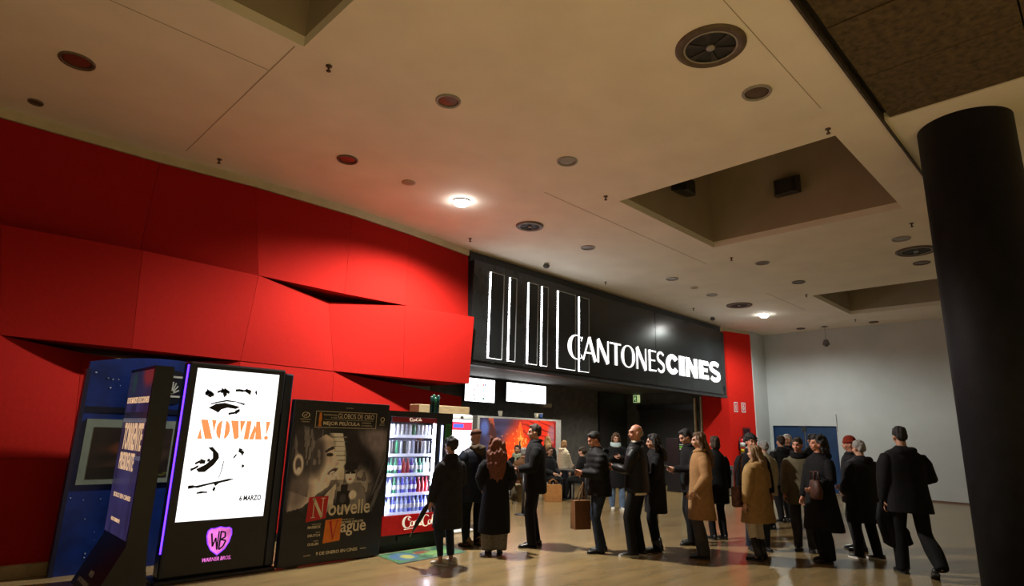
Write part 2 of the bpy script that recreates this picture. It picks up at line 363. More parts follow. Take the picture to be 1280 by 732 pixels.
vent(16.42, 7.33, .36, 'round dark air vent beside the lit lamp at the far end')
vent(13.74, 2.43, .36, 'round dark air vent next to the black column')
SPR = [((2.52,5.47), 'right of the left light well corner'), ((2.54,8.78), 'close to the cream trim over the red wall'), ((7.46,2.06), 'at the nearest corner of the big light well'),
       ((7.35,8.72), 'just before the left end of the sign'), ((7.38,5.40), 'at the left corner of the big light well'), ((11.88,5.41), 'at the back corner of the big light well'),
       ((11.85,8.70), 'in front of the middle of the sign'), ((11.91,2.12), 'at the right corner of the big light well'), ((16.03,8.56), 'in front of the right half of the sign'),
       ((16.27,5.43), 'at the left corner of the far light well'), ((20.58,5.48), 'before the white end wall')]
for (x, y), w in SPR:
    t = thing('fire_sprinkler', 'small hanging brass fire sprinkler '+w, 'sprinkler', (x, y, ZC), 'ceiling sprinklers')
    MB().lathe([(.035, 0), (.035, -.008), (.012, -.012), (.012, -.05), (.004, -.055)], (x, y, ZC), 12).build('stem', pm('dark_brass', (.08, .05, .03), .5, metal=.5), t, True)
    MB().lathe([(.004, -.056), (.026, -.06), (.026, -.066), (.004, -.068)], (x, y, ZC), 12).build('deflector', MATS['dark_brass'], t, True)
def detector(x, y, lab):
    t = thing('smoke_detector', lab, 'smoke detector', (x, y, ZC))
    MB().lathe([(.055, 0), (.055, -.03), (.05, -.04)], (x, y, ZC), 20).build('base', pm('grey_plastic', (.30, .30, .28), .5), t, True)
    MB().lathe([(.075, -.04), (.075, -.075), (.045, -.11), (.01, -.115)], (x, y, ZC), 20).build('head', pm('dark_grey_plastic', (.07, .07, .068), .5), t, True)
detector(9.66, 8.74, 'grey hanging smoke detector in front of the sign tubes')
detector(17.6, 8.75, 'dark cone-shaped smoke detector near the right end of the sign')
def wall_speaker(c, n, lab):
    t = thing('wall_speaker', lab, 'speaker', c); c = Vector(c); n = Vector(n); s = n.cross(Vector((0,0,1)))
    m = MB(); P = []
    for d, h, zo in ((0, .18, 0), (.09, .22, -.01), (.27, .20, -.06), (.31, .16, -.07)):
        P.append([c+n*d+s*(a*h)+Vector((0,0,b*h*.8+zo)) for a, b in ((-1,-1),(1,-1),(1,1),(-1,1))])
    m.rings(P).build('cabinet', m_satin, t)
    q = c+n*.312+Vector((0,0,-.07)); MB().prism([(-.13,-.10),(.13,-.10),(.13,.10),(-.13,.10)], q, s, Z_, -.004, .004).build('grille', m_black, t)
wall_speaker((10.99, 3.78, 6.28), (-1,0,0), 'black box speaker on the brown wall of the big light well')
wall_speaker((9.56, 5.35, 6.30), (0,-1,0), 'dark speaker in the shaded left side of the big light well')
# camera hanging on a thin rod before the end wall
t = thing('hanging_camera', 'small grey camera hanging on a thin rod before the white end wall', 'security camera', (21.3, 6.62, ZC))
MB().lathe([(.10, 0), (.10, -.012), (.02, -.02)], (21.3, 6.62, ZC), 16).build('ceiling_plate', m_satin, t, True)
MB().tube([(21.3, 6.62, ZC-.01), (21.3, 6.62, 4.95)], .011, 8).build('rod', m_chrome, t, True)
MB().lathe([(.04, .12), (.07, .09), (.11, -.02), (.11, -.06), (.05, -.10), (.01, -.105)], (21.3, 6.62, 4.86), 18).build('housing', pm('grey_plastic2', (.10, .10, .10), .4), t, True)
MB().ell((21.26, 6.60, 4.78), (.05, .05, .05)).build('lens_dome', m_satin, t, True)
# ================================================================== SIGN
sg = thing('cinema_sign', 'long black illuminated cinema sign reading CANTONES CINES with glowing white tubes', 'sign', (13.4, 9.3, 3.08))
m_sign = pm('glossy_black_sign_panel', (.016, .018, .019), .20, .2, 3, .015, 4)
m_neon = pm('white_light_tube', (1, 1, 1), .4, 0, emit=9.0, ecol=(.98, .98, 1))
m_neon2 = pm('dim_light_tube', (1, 1, 1), .4, 0, emit=.8, ecol=(.95, .98, 1))
m_letter = pm('lit_white_letter', (1, 1, 1), .4, 0, emit=.9, ecol=(1, .99, .97))
MB().bbox(7.90, 14.915, 9.20, 9.42, 3.08, 5.20, .004).build('sign_panel', m_sign, sg)
MB().bbox(14.93, 19.05, 9.20, 9.42, 3.08, 5.20, .004).build('sign_panel', m_sign, sg)
MB().box(7.86, 19.2, 9.30, 9.44, 5.205, ZC).build('top_fascia', m_black, sg)
MB().box(7.86, 19.2, 9.255, 9.30, ZC-.03, ZC).build('shadow_strip', m_joint, sg)
MB().box(19.055, 19.35, 9.26, 9.46, 3.0, 5.205).build('end_return', m_black, sg)
MB().box(7.9, 19.35, 9.24, 9.46, 2.98, 3.075).build('bottom_rail', m_satin, sg)
MB().box(19.06, 19.16, 9.16, 9.26, 3.2, 3.36).build('junction_box', m_black, sg)
m_chan = pm('channel_metal', (.34, .37, .40), .35, .1, 20)
m_inner = pm('tube_bay_black', (.006, .008, .010), .5)
for x0, x1 in ((8.37, 8.77), (8.96, 9.17), (9.56, 9.88), (10.02, 10.23), (10.59, 11.25), (11.40, 11.79)):
    z0, z1 = 3.16, 5.02; w = .018
    MB().box(x0+.03, x1-w, 9.188, 9.199, z0+w, z1-w).build('tube_bay', m_inner, sg)
    MB().box(x0, x1, 9.185, 9.199, z1, z1+w).box(x1, x1+w, 9.185, 9.199, z0, z1+w).build('channel_frame', m_chan, sg)
    MB().bbox(x0-.017, x0+.017, 9.186, 9.1995, z0-.01, z1, .004).build('light_tube', m_neon, sg)
    MB().bbox(x0+.017, x1, 9.186, 9.1995, z0-.010, z0+.004, .003).build('light_tube', m_neon2, sg)
def ring(w1, w2, a0=0, a1=360, cx=.5, cy=.5, rx=.5, ry=.5, n=28):
    return arc_strip(cx, cy, rx, ry, a0, a1, lambda a: w2+(w1-w2)*math.cos(a)**2, n)
def g_C(): return arc_strip(.62, .5, .62, .5, 48, 312, lambda a: .05+.22*max(0, -math.cos(a))**1.2, 28)+[stroke((.96,.78), (1.04,.95), .06), stroke((.96,.22), (1.02,.10), .06)]
def g_A(): return [stroke((.02,0), (.46,1), .09), stroke((.46,1), (.93,0), .20, .20), stroke((.2,.33), (.74,.33), .06)]
def g_N(): return [stroke((.07,0), (.07,1), .14), stroke((.07,1), (.90,.02), .22), stroke((.94,0), (.94,1), .10)]
def g_T(): return [stroke((0,.96), (1,.96), .07), stroke((.56,0), (.56,.96), .22)]
def g_O(): return ring(.19, .055)
def g_E(): return [stroke((.12,0), (.12,1), .24), stroke((.1,.965), (1,.965), .07), stroke((.1,.52), (.86,.52), .06), stroke((.1,.035), (1,.035), .07)]
def g_S(th=.14, thin=.10):
    P = []
    for i in range(33):
        s = i/32
        a = math.radians(35+s*235) if s < .5 else 0
        P.append(None)
    pts = [(.50+.40*math.cos(math.radians(a)), .745+.225*math.sin(math.radians(a))) for a in range(30, 232, 14)]
    pts += [(.5-.40*math.cos(math.radians(a)), .255-.225*math.sin(math.radians(a))) for a in range(222, 20, -14)]
    out = []
    for i in range(len(pts)-1):
        s = i/(len(pts)-1); w = thin+(th-thin)*math.sin(PI*s)**2*1.4
        out.append(stroke(pts[i], pts[i+1], w))
    return out
def b_C(): return arc_strip(.55, .5, .55, .5, 35, 325, lambda a: .33, 26)
def b_I(): return [[(0,0),(1,0),(1,1),(0,1)]]
def b_N(): return [[(0,0),(.30,0),(.30,1),(0,1)], [(.70,0),(1,0),(1,1),(.70,1)], [(0,1),(.32,1),(1,0),(.68,0)]]
def b_E(): return [[(0,0),(.42,0),(.42,1),(0,1)], [(.4,.77),(.96,.77),(.96,1),(.4,1)], [(.4,.40),(.88,.40),(.88,.60),(.4,.60)], [(.4,0),(.96,0),(.96,.23),(.4,.23)]]
def b_S(): return g_S(.25, .24)
LET = [(g_C,10.957,11.50,3.43,4.04),(g_A,11.545,12.087,3.45,4.04),(g_N,12.13,12.62,3.45,4.04),(g_T,12.66,13.165,3.45,4.04),(g_O,13.175,13.826,3.44,4.05),(g_N,13.90,14.39,3.45,4.05),(g_E,14.51,14.89,3.46,4.05),(g_S,14.93,15.36,3.46,4.05),
       (b_C,15.43,16.09,3.46,4.06),(b_I,16.17,16.49,3.47,4.06),(b_N,16.57,17.29,3.47,4.06),(b_E,17.39,18.02,3.48,4.06),(b_S,18.08,18.80,3.49,4.06)]
for i, (g, x0, x1, z0, z1) in enumerate(LET):
    glyphs('letter', g(), (0, 9.186, 0), X_, Z_, x0, x1, z0, z1, m_letter, sg, t=.006)

for k, (x, y) in enumerate(((10.6, 10.9), (13.6, 10.9), (16.8, 10.9))):
    t = thing('concession_downlight', ['left', 'middle', 'right'][k]+' of three small lit downlights under the concession ceiling', 'downlight', (x, y, 3.22), 'concession downlights')
    MB().lathe([(.08, 0), (.08, -.012), (.06, -.016)], (x, y, 3.22), 20).build('trim_ring', m_chrome, t, True); MB().lathe([(.06, -.010), (.005, -.014)], (x, y, 3.22), 16).build('diffuser', pm('small_lit_diffuser', (1, 1, 1), .5, 0, emit=6, ecol=(1, .92, .8)), t)
# ================================================================== KIOSKS AND POSTERS ALONG THE RED WALL
def smooth(a, e0, e1): t = np.clip((a-e0)/(e1-e0), 0, 1); return t*t*(3-2*t)
def blob(u, v, cx, cy, rx, ry, ang=0, soft=.25):
    c, s = math.cos(ang), math.sin(ang); du, dv = u-cx, v-cy
    d = np.sqrt(((du*c+dv*s)/rx)**2+((-du*s+dv*c)/ry)**2); return 1-smooth(d, 1-soft, 1+soft)
def inpoly(u, v, P):
    r = np.zeros(u.shape, bool); j = len(P)-1
    for i in range(len(P)):
        xi, yi = P[i]; xj, yj = P[j]
        if yi != yj: r ^= ((yi > v) != (yj > v)) & (u < (xj-xi)*(v-yi)/(yj-yi)+xi)
        j = i
    return r.astype(float)
def vnoise(u, v, s, seed=0):
    rs = np.random.RandomState(seed); G = rs.rand(64, 64); x, y = u*s, v*s
    i, j = np.floor(x).astype(int), np.floor(y).astype(int); fx, fy = x-i, y-j; fx, fy = fx*fx*(3-2*fx), fy*fy*(3-2*fy)
    g = lambda a, b: G[a % 64, b % 64]
    return (g(i,j)*(1-fx)+g(i+1,j)*fx)*(1-fy)+(g(i,j+1)*(1-fx)+g(i+1,j+1)*fx)*fy
class Art:
    def __init__(s, u, v, c): s.u, s.v = u, v; s.c = np.ones(u.shape+(3,))*np.array(c)/255.
    def put(s, mask, c, k=1.0):
        m = np.clip(mask*k, 0, 1)[..., None]; s.c = s.c*(1-m)+np.array(c)/255.*m; return s
    def blob(s, cx, cy, rx, ry, c, ang=0, soft=.25, k=1): return s.put(blob(s.u, s.v, cx, cy, rx, ry, ang, soft), c, k)
    def poly(s, P, c, k=1): return s.put(inpoly(s.u, s.v, P), c, k)
    def rect(s, a, b, c0, d, c, k=1): return s.put(((s.u > a) & (s.u < b) & (s.v > c0) & (s.v < d)).astype(float), c, k)
    def out(s): return s.c[..., 0], s.c[..., 1], s.c[..., 2]
m_blk = pm('black_kiosk_shell', (.012, .013, .018), .3, .2, 10)
m_ink = pm('printed_ink_navy', (.012, .016, .035), .6)
# ---------------- bright digital totem with the NOVIA! film poster
NY = 7.27
t = thing('advertising_totem', 'black advertising totem with bright white NOVIA! screen and blue edge light', 'totem', (2.67, 7.4, 0))
MB().bbox(2.12, 3.24, NY+.002, NY+.20, .04, 2.32, .025).build('shell', m_blk, t)
MB().bbox(2.08, 3.352, NY-.04, NY+.36, 0, .04, .01).build('base_plate', m_blk, t)
MB().bbox(3.243, 3.352, NY+.02, NY+.20, .04, 2.28, .02).build('side_fin', pm('dark_blue_shell', (.010, .018, .045), .35), t)
m_edge = pm('blue_edge_light', (.03, .02, .5), .4, 0, emit=4, ecol=(.06, .015, 1))
MB().box(2.108, 2.121, NY+.004, NY+.020, .30, 2.28).build('edge_light', m_edge, t)
m_scr = pm('white_screen', (1, 1, 1), .3, 0, emit=.78, ecol=(.97, .98, 1))
scn = MB().box(2.21, 3.15, NY-.004, NY+.001, .61, 2.25).build('screen', m_scr, t)
SO = (2.21, NY-.005, .61)            # poster drawn on the screen, 0.94 x 1.64
m_or = pm('orange_print', sc(240, 140, 84), .5, .10, 30, emit=.6)
m_sink = pm('screen_ink', sc(14, 18, 34), .5, .1)
m_sgrey = pm('screen_grey_ink', sc(120, 124, 130), .5, emit=.25)
def ink(polys, mat=m_sink, nm='ink_drawing'): glyphs(nm, polys, SO, X_, Z_, 0, .94, 0, 1.64, mat, scn, .001)
# lettering NOVIA!, stencil cut
def nov(x0, x1, P): glyphs('lettering', P, SO, X_, Z_, x0, x1, .865, 1.075, m_or, scn, .0012)
nov(.095, .275, [[(0,0),(.28,0),(.12,.55)], [(.10,1),(.48,1),(.90,0),(.46,0),(.10,.93)], [(.72,1),(1,1),(.94,.35)]])
nov(.285, .435, [[(.44+.44*math.cos(a), .5+.5*math.sin(a)) for a in np.linspace(math.radians(100), math.radians(260), 14)], [(.56+.44*math.cos(a), .5+.5*math.sin(a)) for a in np.linspace(math.radians(-80), math.radians(80), 14)]])
nov(.435, .60, [[(0,1),(.50,1),(.68,.1),(.50,0),(.36,0)], [(.62,1),(1,1),(.76,.3)]])
nov(.595, .68, [[(.10,0),(.75,0),(.90,1),(.25,1)]])
nov(.665, .815, [[(.40,1),(.70,1),(1,0),(.48,0)], [(0,0),(.36,0),(.46,.55),(.34,.85)]])
nov(.835, .90, [[(.15,1),(.95,1),(.50,.28),(.38,.28)], [(.45+.38*math.cos(a), .10+.11*math.sin(a)) for a in np.linspace(0, 6.2, 12)]])
rr = random.Random(3)
def brush(pts, w):
    P = []
    for i in range(len(pts)-1): P.append(stroke(pts[i], pts[i+1], w*1.7*(.5+rr.random()), w*1.7*(.5+rr.random())))
    return P
ink([[(.18,.735),(.26,.765),(.36,.775),(.47,.762),(.55,.752),(.50,.735),(.40,.742),(.33,.728),(.30,.705),(.24,.722)]])      # eye
ink(brush([(.20,.76),(.27,.775),(.38,.79),(.5,.785),(.6,.77)], .006)+brush([(.42,.70),(.50,.71),(.55,.73)], .012))
ink(brush([(.13,.845),(.16,.83),(.20,.815)], .020)+brush([(.12,.83),(.17,.845),(.22,.82)], .012)+brush([(.30,.86),(.34,.85),(.36,.82)], .02)+brush([(.26,.845),(.33,.865),(.40,.845)], .012)+brush([(.47,.865),(.52,.868),(.56,.865),(.62,.87)], .008)+brush([(.59,.872),(.66,.855)], .014)+brush([(.72,.87),(.735,.845)], .012))  # brow
ink([[(.14,.33),(.24,.36),(.31,.40),(.30,.44),(.24,.47),(.29,.475),(.37,.43),(.38,.40),(.33,.355),(.24,.31),(.17,.31)]])  # nose
ink(brush([(.12,.365),(.17,.38),(.23,.375)], .014)+brush([(.08,.325),(.12,.335),(.16,.35)], .010)+brush([(.25,.385),(.28,.39)], .012))
ink(brush([(.60,.455),(.64,.445),(.66,.425)], .014)+brush([(.58,.425),(.55,.40)], .006)+brush([(.66,.345),(.69,.345)], .012)+brush([(.44,.38),(.43,.33),(.42,.30),(.40,.26)], .004))
ink([[(.12,.218),(.28,.235),(.36,.245),(.42,.250),(.52,.262),(.60,.262),(.52,.246),(.42,.235),(.38,.215),(.36,.232),(.28,.222),(.18,.208)]])  # lips
ink(brush([(.08,.215),(.14,.218),(.20,.215)], .010)+brush([(.36,.205),(.38,.19)], .012)+brush([(.18,.175),(.24,.18),(.30,.178)], .008))
text('lettering', '6 MARZO', SO, X_, Z_, .64, .89, .180, .240, m_sink, scn, .035, .0012)
text('lettering', 'SOLO EN CINES', SO, X_, Z_, .66, .88, .152, .172, m_sgrey, scn, .0, .0012)
text('lettering', 'C H R I S T I A N   B A L E', SO, X_, Z_, .10, .84, 1.515, 1.535, pm('faint_grey_ink', sc(190, 192, 200), .5, emit=.7), scn, 0, .0012)
# studio shield below the screen
m_wb = pm('lit_pink_logo', (.85, .16, .62), .4, .45, 7, emit=.55)
m_wbh = pm('lit_violet_halo', (.2, .04, .6), .4, .0, emit=.9, ecol=(.22, .04, 1))
sh = [(.5,1.0),(.72,.95),(.86,.96),(.97,.88),(1.0,.70),(.93,.42),(.78,.18),(.5,-.02),(.22,.18),(.07,.42),(0,.70),(.03,.88),(.14,.96),(.28,.95)]
LO = (2.56, NY+.0015, .245); 
lg = glyphs('logo_halo', [[(.5+(a-.5)*1.10, .5+(b-.5)*1.08) for a, b in sh]], LO, X_, Z_, 0, .25, 0, .275, m_wbh, t, .0015)
glyphs('logo_shield', [sh], LO, X_, Z_, 0, .25, 0, .275, m_wb, t, .003)
inn = [(.5+(a-.5)*.86, .5+(b-.5)*.88) for a, b in sh]
glyphs('logo_letters', [stroke((.16,.80),(.26,.30),.07), stroke((.26,.30),(.36,.62),.06), stroke((.36,.62),(.46,.16),.06), stroke((.46,.16),(.47,.86),.06),
       stroke((.56,.86),(.54,.16),.07), stroke((.56,.84),(.74,.80),.06), stroke((.74,.80),(.76,.62),.07), stroke((.76,.62),(.57,.54),.06), stroke((.57,.54),(.80,.48),.06), stroke((.80,.48),(.72,.28),.07), stroke((.72,.28),(.55,.16),.06)],
       LO, X_, Z_, 0, .25, 0, .275, pm('logo_dark_letters', (.04, .03, .16), .5), t, .0045)
text('logo_lettering', 'WARNER BROS.', (0, NY+.0015, 0), X_, Z_, 2.53, 2.84, .175, .215, m_wb, t, .02, .003, .12)
# ---------------- black totem seen from the side, TORRENTE screen facing left
t = thing('advertising_totem', 'black side-on advertising totem with a dark violet TORRENTE PRESIDENTE screen', 'totem', (1.8, 7.45, 0))
m = MB(); prof = [(1.50,0),(1.95,0),(1.95,.05),(1.915,.30),(1.90,.60),(1.90,2.215),(1.72,2.215),(1.72,.46)]
m.prism(prof, (0,7.96,0), X_, Z_, 0, .97).build('shell', m_blk, t)
def art_torrente(u, v):
    a = Art(u, v, (38, 32, 62))
    a.c *= (.75+.5*vnoise(u, v, 9, 4))[..., None]
    a.rect(0, 1, .80, 1, (30, 30, 46), .7); a.blob(.25, .93, .10, .08, (30, 60, 40), 0, .5, .5); a.blob(.85, .98, .25, .08, (110, 30, 24), 0, .4, .8)
    a.rect(0, 1, .69, .735, (26, 24, 34)); a.rect(.0, 1, .47, .70, (46, 30, 40), .5); a.rect(.62, 1, .455, .48, (120, 125, 130), .5); a.rect(0, 1, .675, .695, (120, 125, 128), .5)
    a.blob(.55, .3, .3, .3, (52, 46, 84), 0, .8, .6)
    return a.out()
YN = (0,-1,0)
sc_t = panel('screen', art_torrente, 40, 80, (1.716, 7.93, .50), YN, Z_, .92, 1.68, paint_mat('dim_screen', .25, .55), t)
m_sand = pm('sand_lettering', sc(214, 176, 140), .5, .15, 20, emit=.45)
TO = (1.7155, 7.93, .50)
def tt(s, x0, x1, z0, z1, off=.0): text('lettering', s, TO, YN, Z_, x0, x1, z0, z1, m_sand, sc_t, off, .002)
tt('TORRENTE', .14, .88, .845, 1.13, .03); tt('PRESIDENTE', .14, .72, .64, .82, .02); tt('13 DE MARZO ELECCIONES', .05, .90, 1.335, 1.40, .03)
tt('SOLO EN CINES', .14, .82, .36, .405, .02); tt('VOTA TORRENTE', .20, .56, .125, .16, .02)
sl = Vector((.22, 0, .46)).normalized()
QO = Vector((1.5135, 7.95, .02)); n_ = Vector((-sl.z, 0, sl.x))
def slant(name, P, mat, off): MB().prism(P, QO+n_*off, YN, tuple(sl), 0, .001).build(name, mat, t)
slant('lower_print', [(0,0),(.95,0),(.95,.46),(0,.46)], pm('lower_print_black', (.010, .012, .022), .3), .001)
slant('lower_print_red', [(.62,.16),(.95,.16),(.95,.44),(.62,.40)], pm('lower_print_red', sc(72, 20, 20), .4), .0025)
slant('lower_print_pale', [(.62,0),(.95,0),(.95,.15),(.62,.15)], pm('lower_print_pale', sc(150, 130, 96), .5), .0025)
slant('lower_print_white', [(.44,.21),(.50,.20),(.62,.36),(.60,.38)], pm('lower_print_white', sc(200, 200, 200), .5), .0025)
text('lower_lettering', 'WEB', QO+n_*.003, YN, tuple(sl), .40, .56, .12, .17, MATS['lower_print_white'], t)
text('lower_lettering', 'ENTRADAS', QO+n_*.003, YN, tuple(sl), .16, .60, .03, .07, MATS['lower_print_white'], t)
# ---------------- blue photo panel behind the totems
t = thing('photo_booth', 'dark blue starry photo booth panel with arched top and framed picture', 'photo booth', (2.3, 8.35, 0))
m_bb = pm('dark_blue_booth', sc(16, 46, 124), .35, .35, 5)
arch = [(1.37,0),(3.22,0),(3.22,2.16)]+[(3.22-1.85*k/16, 2.20+.21*math.sin(PI*(k/16*.82+.04))**.8) for k in range(17)]+[(1.37,2.2)]
MB().prism(arch, (0,8.40,0), X_, Z_, 0, .10).build('panel', m_bb, t)
MB().prism([(1.35,0),(1.39,0),(1.39,2.22),(1.35,2.22)], (0,8.41,0), X_, Z_, 0, .13).build('edge_strip', pm('booth_edge', (.01,.012,.05), .4), t)
MB().prism([(1.40,1.74),(3.2,1.74),(3.2,1.80),(1.40,1.80)], (0,8.30,0), X_, Z_, 0, .006).build('shelf_band', pm('booth_band', sc(6, 16, 46), .4), t)
def art_pic(u, v):
    a = Art(u, v, (40, 26, 20)); a.c *= (.6+.8*vnoise(u, v, 7, 2))[..., None]
    a.blob(.5, .74, .10, .10, (160, 92, 58), 0, .4); a.blob(.38, .60, .16, .12, (110, 60, 38), .3, .5); a.blob(.6, .35, .5, .14, (70, 52, 40), .35, .4); a.blob(.4, .1, .5, .14, (26, 20, 16)); a.blob(.9, .05, .2, .02, (90, 100, 40), .3)
    return a.out()
pf = MB().box(1.44, 2.42, 8.285, 8.299, .94, 1.66).build('picture_frame', pm('pale_green_frame', sc(132, 148, 140), .6, .08), t)
panel('picture', art_pic, 36, 30, (1.52, 8.283, 1.00), X_, Z_, .82, .57, paint_mat('matt_print', .5), pf)
stars = MB()
for k in range(26):
    x, z = rr.uniform(1.42, 2.1), rr.choice([rr.uniform(1.85, 2.2), rr.uniform(.1, .9)]); s = rr.uniform(.003, .008)
    stars.box(x-s, x+s, 8.296, 8.2995, z-s, z+s)
stars.build('printed_stars', pm('star_print', sc(190, 215, 235), .5), t)
em = glyphs('emblem_disc', [[(.5+.5*math.cos(a), .5+.5*math.sin(a)) for a in np.linspace(0, 6.2, 24)]], (0,8.2995,0), X_, Z_, 2.10, 2.46, 1.86, 2.28, pm('emblem_navy', sc(10, 16, 34), .4), t, .003)
glyphs('emblem_mark', [stroke((0,0),(1,0),.1), stroke((0,1),(1,1),.1), stroke((0,0),(0,1),.1)]+[stroke((.5,.15),(.5+.42*math.cos(a), .15+.6*math.sin(a)),.07) for a in np.linspace(.3, 2.85, 7)], (0,8.296,0), X_, Z_, 2.17, 2.36, 1.96, 2.20, pm('emblem_white', sc(200, 205, 200), .5), t, .002)
# ---------------- large free-standing film poster NOUVELLE VAGUE
t = thing('film_poster_stand', 'large dark free-standing film poster reading NOUVELLE VAGUE', 'poster', (4.05, 7.3, 0))
MB().bbox(3.36, 4.74, 7.20, 7.30, .015, 1.97, .006).build('board', m_blk, t)
MB().box(3.5, 3.62, 7.22, 7.62, 0, .02).box(4.48, 4.6, 7.22, 7.62, 0, .02).build('foot', m_satin, t)
def art_nv(u, v):
    a = Art(u, v, (22, 20, 22)); n1 = vnoise(u, v, 30, 5); n2 = vnoise(u*1.0, v*.25, 60, 6)
    # pale building and sky between the two faces
    a.poly([(.36,.80),(.50,.80),(.56,.66),(.55,.50),(.40,.50),(.36,.62)], (150, 138, 118)); 
    for k in range(6): a.rect(.38, .55, .62+.03*k, .628+.03*k, (96, 86, 74), .8)
    # right face in shadow with dark hair
    a.blob(.84, .70, .24, .17, (62, 55, 54), 0, .4); a.blob(.74, .60, .18, .12, (20, 17, 18), -.5, .35); a.blob(.63, .70, .08, .12, (24, 20, 21), .3, .3); a.blob(.90, .76, .12, .09, (86, 76, 74), 0, .6, .8)
    # left profile: hair, face, neck, ear
    a.blob(.18, .70, .24, .17, (34, 30, 32), 0, .2); 
    a.poly([(.20,.40),(.20,.74),(.33,.79),(.41,.76),(.43,.68),(.49,.60),(.46,.585),(.46,.56),(.43,.545),(.45,.53),(.42,.50),(.40,.46),(.30,.42),(.16,.34),(.02,.32),(.0,.45)], (128, 112, 100))
    a.blob(.30, .52, .16, .10, (150, 132, 116), .3, .6, .7); a.blob(.10, .44, .12, .10, (70, 60, 58), .2, .5, .8); a.blob(.22, .66, .12, .14, (40, 35, 36), .3, .4, .9)
    a.put(((n2 > .55) & (u < .30) & (v > .60) & (v < .84)).astype(float), (110, 100, 94), .5)
    a.blob(.085, .60, .050, .065, (142, 124, 110), .15, .2); a.blob(.085, .60, .028, .042, (50, 42, 42), .2, .3); a.blob(.095, .565, .02, .02, (150, 130, 116))
    a.poly([(.33,.685),(.41,.715),(.43,.70),(.34,.67)], (30, 26, 28)); a.blob(.385, .66, .035, .012, (22, 18, 20)); a.blob(.43, .555, .05, .014, (34, 22, 24), .3, .3); a.blob(.425, .548, .025, .007, (206, 190, 176), .3)
    a.poly([(0,.30),(.12,.33),(.22,.28),(.16,.02),(0,.02)], (16, 14, 18)); a.blob(.06, .22, .10, .05, (52, 46, 52), .2, .6, .7)
    # man with dark glasses behind a camera
    a.blob(.66, .46, .20, .12, (118, 106, 92), 0, .35, .8); a.put((n1 > .62).astype(float)*blob(u, v, .68, .46, .22, .14, 0, .4), (40, 34, 34), .7)
    a.poly([(.52,.38),(.56,.48),(.74,.48),(.80,.40),(.82,.30),(.50,.30)], (74, 66, 60)); a.blob(.62, .585, .075, .03, (18, 15, 16), 0, .2); a.blob(.62, .535, .055, .06, (156, 138, 118), 0, .2); a.blob(.62, .575, .065, .028, (20, 16, 17), 0, .25)
    a.rect(.565, .615, .535, .553, (12, 10, 12)); a.rect(.625, .675, .535, .553, (12, 10, 12)); a.blob(.62, .502, .02, .006, (90, 50, 46))
    a.rect(.49, .64, .33, .43, (14, 12, 14)); a.rect(.53, .60, .43, .47, (20, 17, 18)); a.blob(.56, .38, .035, .03, (40, 36, 36)); a.blob(.66, .40, .04, .03, (140, 122, 104))
    a.poly([(.30,.36),(.48,.48),(.46,.32),(.36,.28)], (126, 114, 98), .85); a.poly([(.98,.62),(.82,.30),(.88,.28),(1,.50)], (70, 64, 60), .8)
    for k in range(5): a.poly([(.99,.60-.02*k),(.86-.01*k,.33),(.868-.01*k,.33),(.99,.588-.02*k)], (24, 22, 22))
    a.put(1-smooth(v, .22, .36), (14, 13, 15)); a.put(smooth(v, .80, .88), (14, 13, 15)); a.put(1-smooth(u, .0, .05), (16, 15, 22), .8)
    a.c *= (1.85+.45*n1)[..., None]*np.array([.93, 1.0, 1.10])
    return a.out()
pn = panel('printed_picture', art_nv, 138, 194, (3.37, 7.198, .02), X_, Z_, 1.36, 1.94, paint_mat('poster_print', .35), t)
PO = (3.37, 7.197, .02); m_cr = pm('cream_print', sc(226, 214, 186), .5); m_gold = pm('gold_print', sc(226, 138, 48), .5)
m_pred = pm('poster_red', sc(196, 26, 34), .5); m_por = pm('poster_orange', sc(228, 124, 26), .5)
def pt(s, x0, x1, z0, z1, mat=m_cr, off=0.0, th=.0015): text('lettering', s, PO, X_, Z_, x0, x1, z0, z1, mat, pn, off, th)
def pr(P, mat, nm='printed_block', th=.0008): MB().prism(P, PO, X_, Z_, 0, th).build(nm, mat, pn)
pr([(.285,.485),(.545,.515),(.56,.78),(.30,.775)], m_pred); pr([(.535,.22),(.765,.235),(.775,.50),(.55,.49)], m_por)
def serifN(x0, x1, z0, z1, mat): glyphs('lettering', [stroke((.16,.03),(.16,1),.07), stroke((.10,1),(.86,0),.19), stroke((.86,0),(.86,.97),.07), stroke((0,.02),(.34,.02),.04), stroke((0,.98),(.24,.98),.04), stroke((.70,.98),(1.02,.98),.04)], PO, X_, Z_, x0, x1, z0, z1, mat, pn, .002)
def serifV(x0, x1, z0, z1, mat): glyphs('lettering', [stroke((.14,1),(.50,0),.20,.10), stroke((.50,0),(.84,1),.07), stroke((0,.98),(.34,.98),.04), stroke((.68,.98),(1,.98),.04)], PO, X_, Z_, x0, x1, z0, z1, mat, pn, .002)
serifN(.345, .515, .53, .76, m_cr); serifV(.595, .735, .26, .475, m_pred)
pt('ouvelle', .575, 1.17, .54, .72, m_cr, .012); pt('ague', .765, 1.13, .28, .43, m_cr, .012)
pt('UNA PELICULA DE', .77, .95, .475, .487); pt('RICHARD LINKLATER', .77, 1.09, .435, .462, m_cr, .02)
pt('GUILLAUME', .37, .49, .448, .460); pt('MARBECK', .32, .49, .405, .437, m_cr, .02); pt('ZOEY', .43, .49, .352, .365); pt('DEUTCH', .33, .49, .31, .34, m_cr, .02); pt('AUBRY', .41, .48, .252, .265); pt('DULLIN', .34, .48, .21, .24, m_cr, .02)
pt('9 DE ENERO EN CINES', .46, 1.03, .09, .128, m_cr, .02); pt('ELASTICA', .30, .39, .092, .11); pt('vertice', 1.07, 1.16, .10, .12)
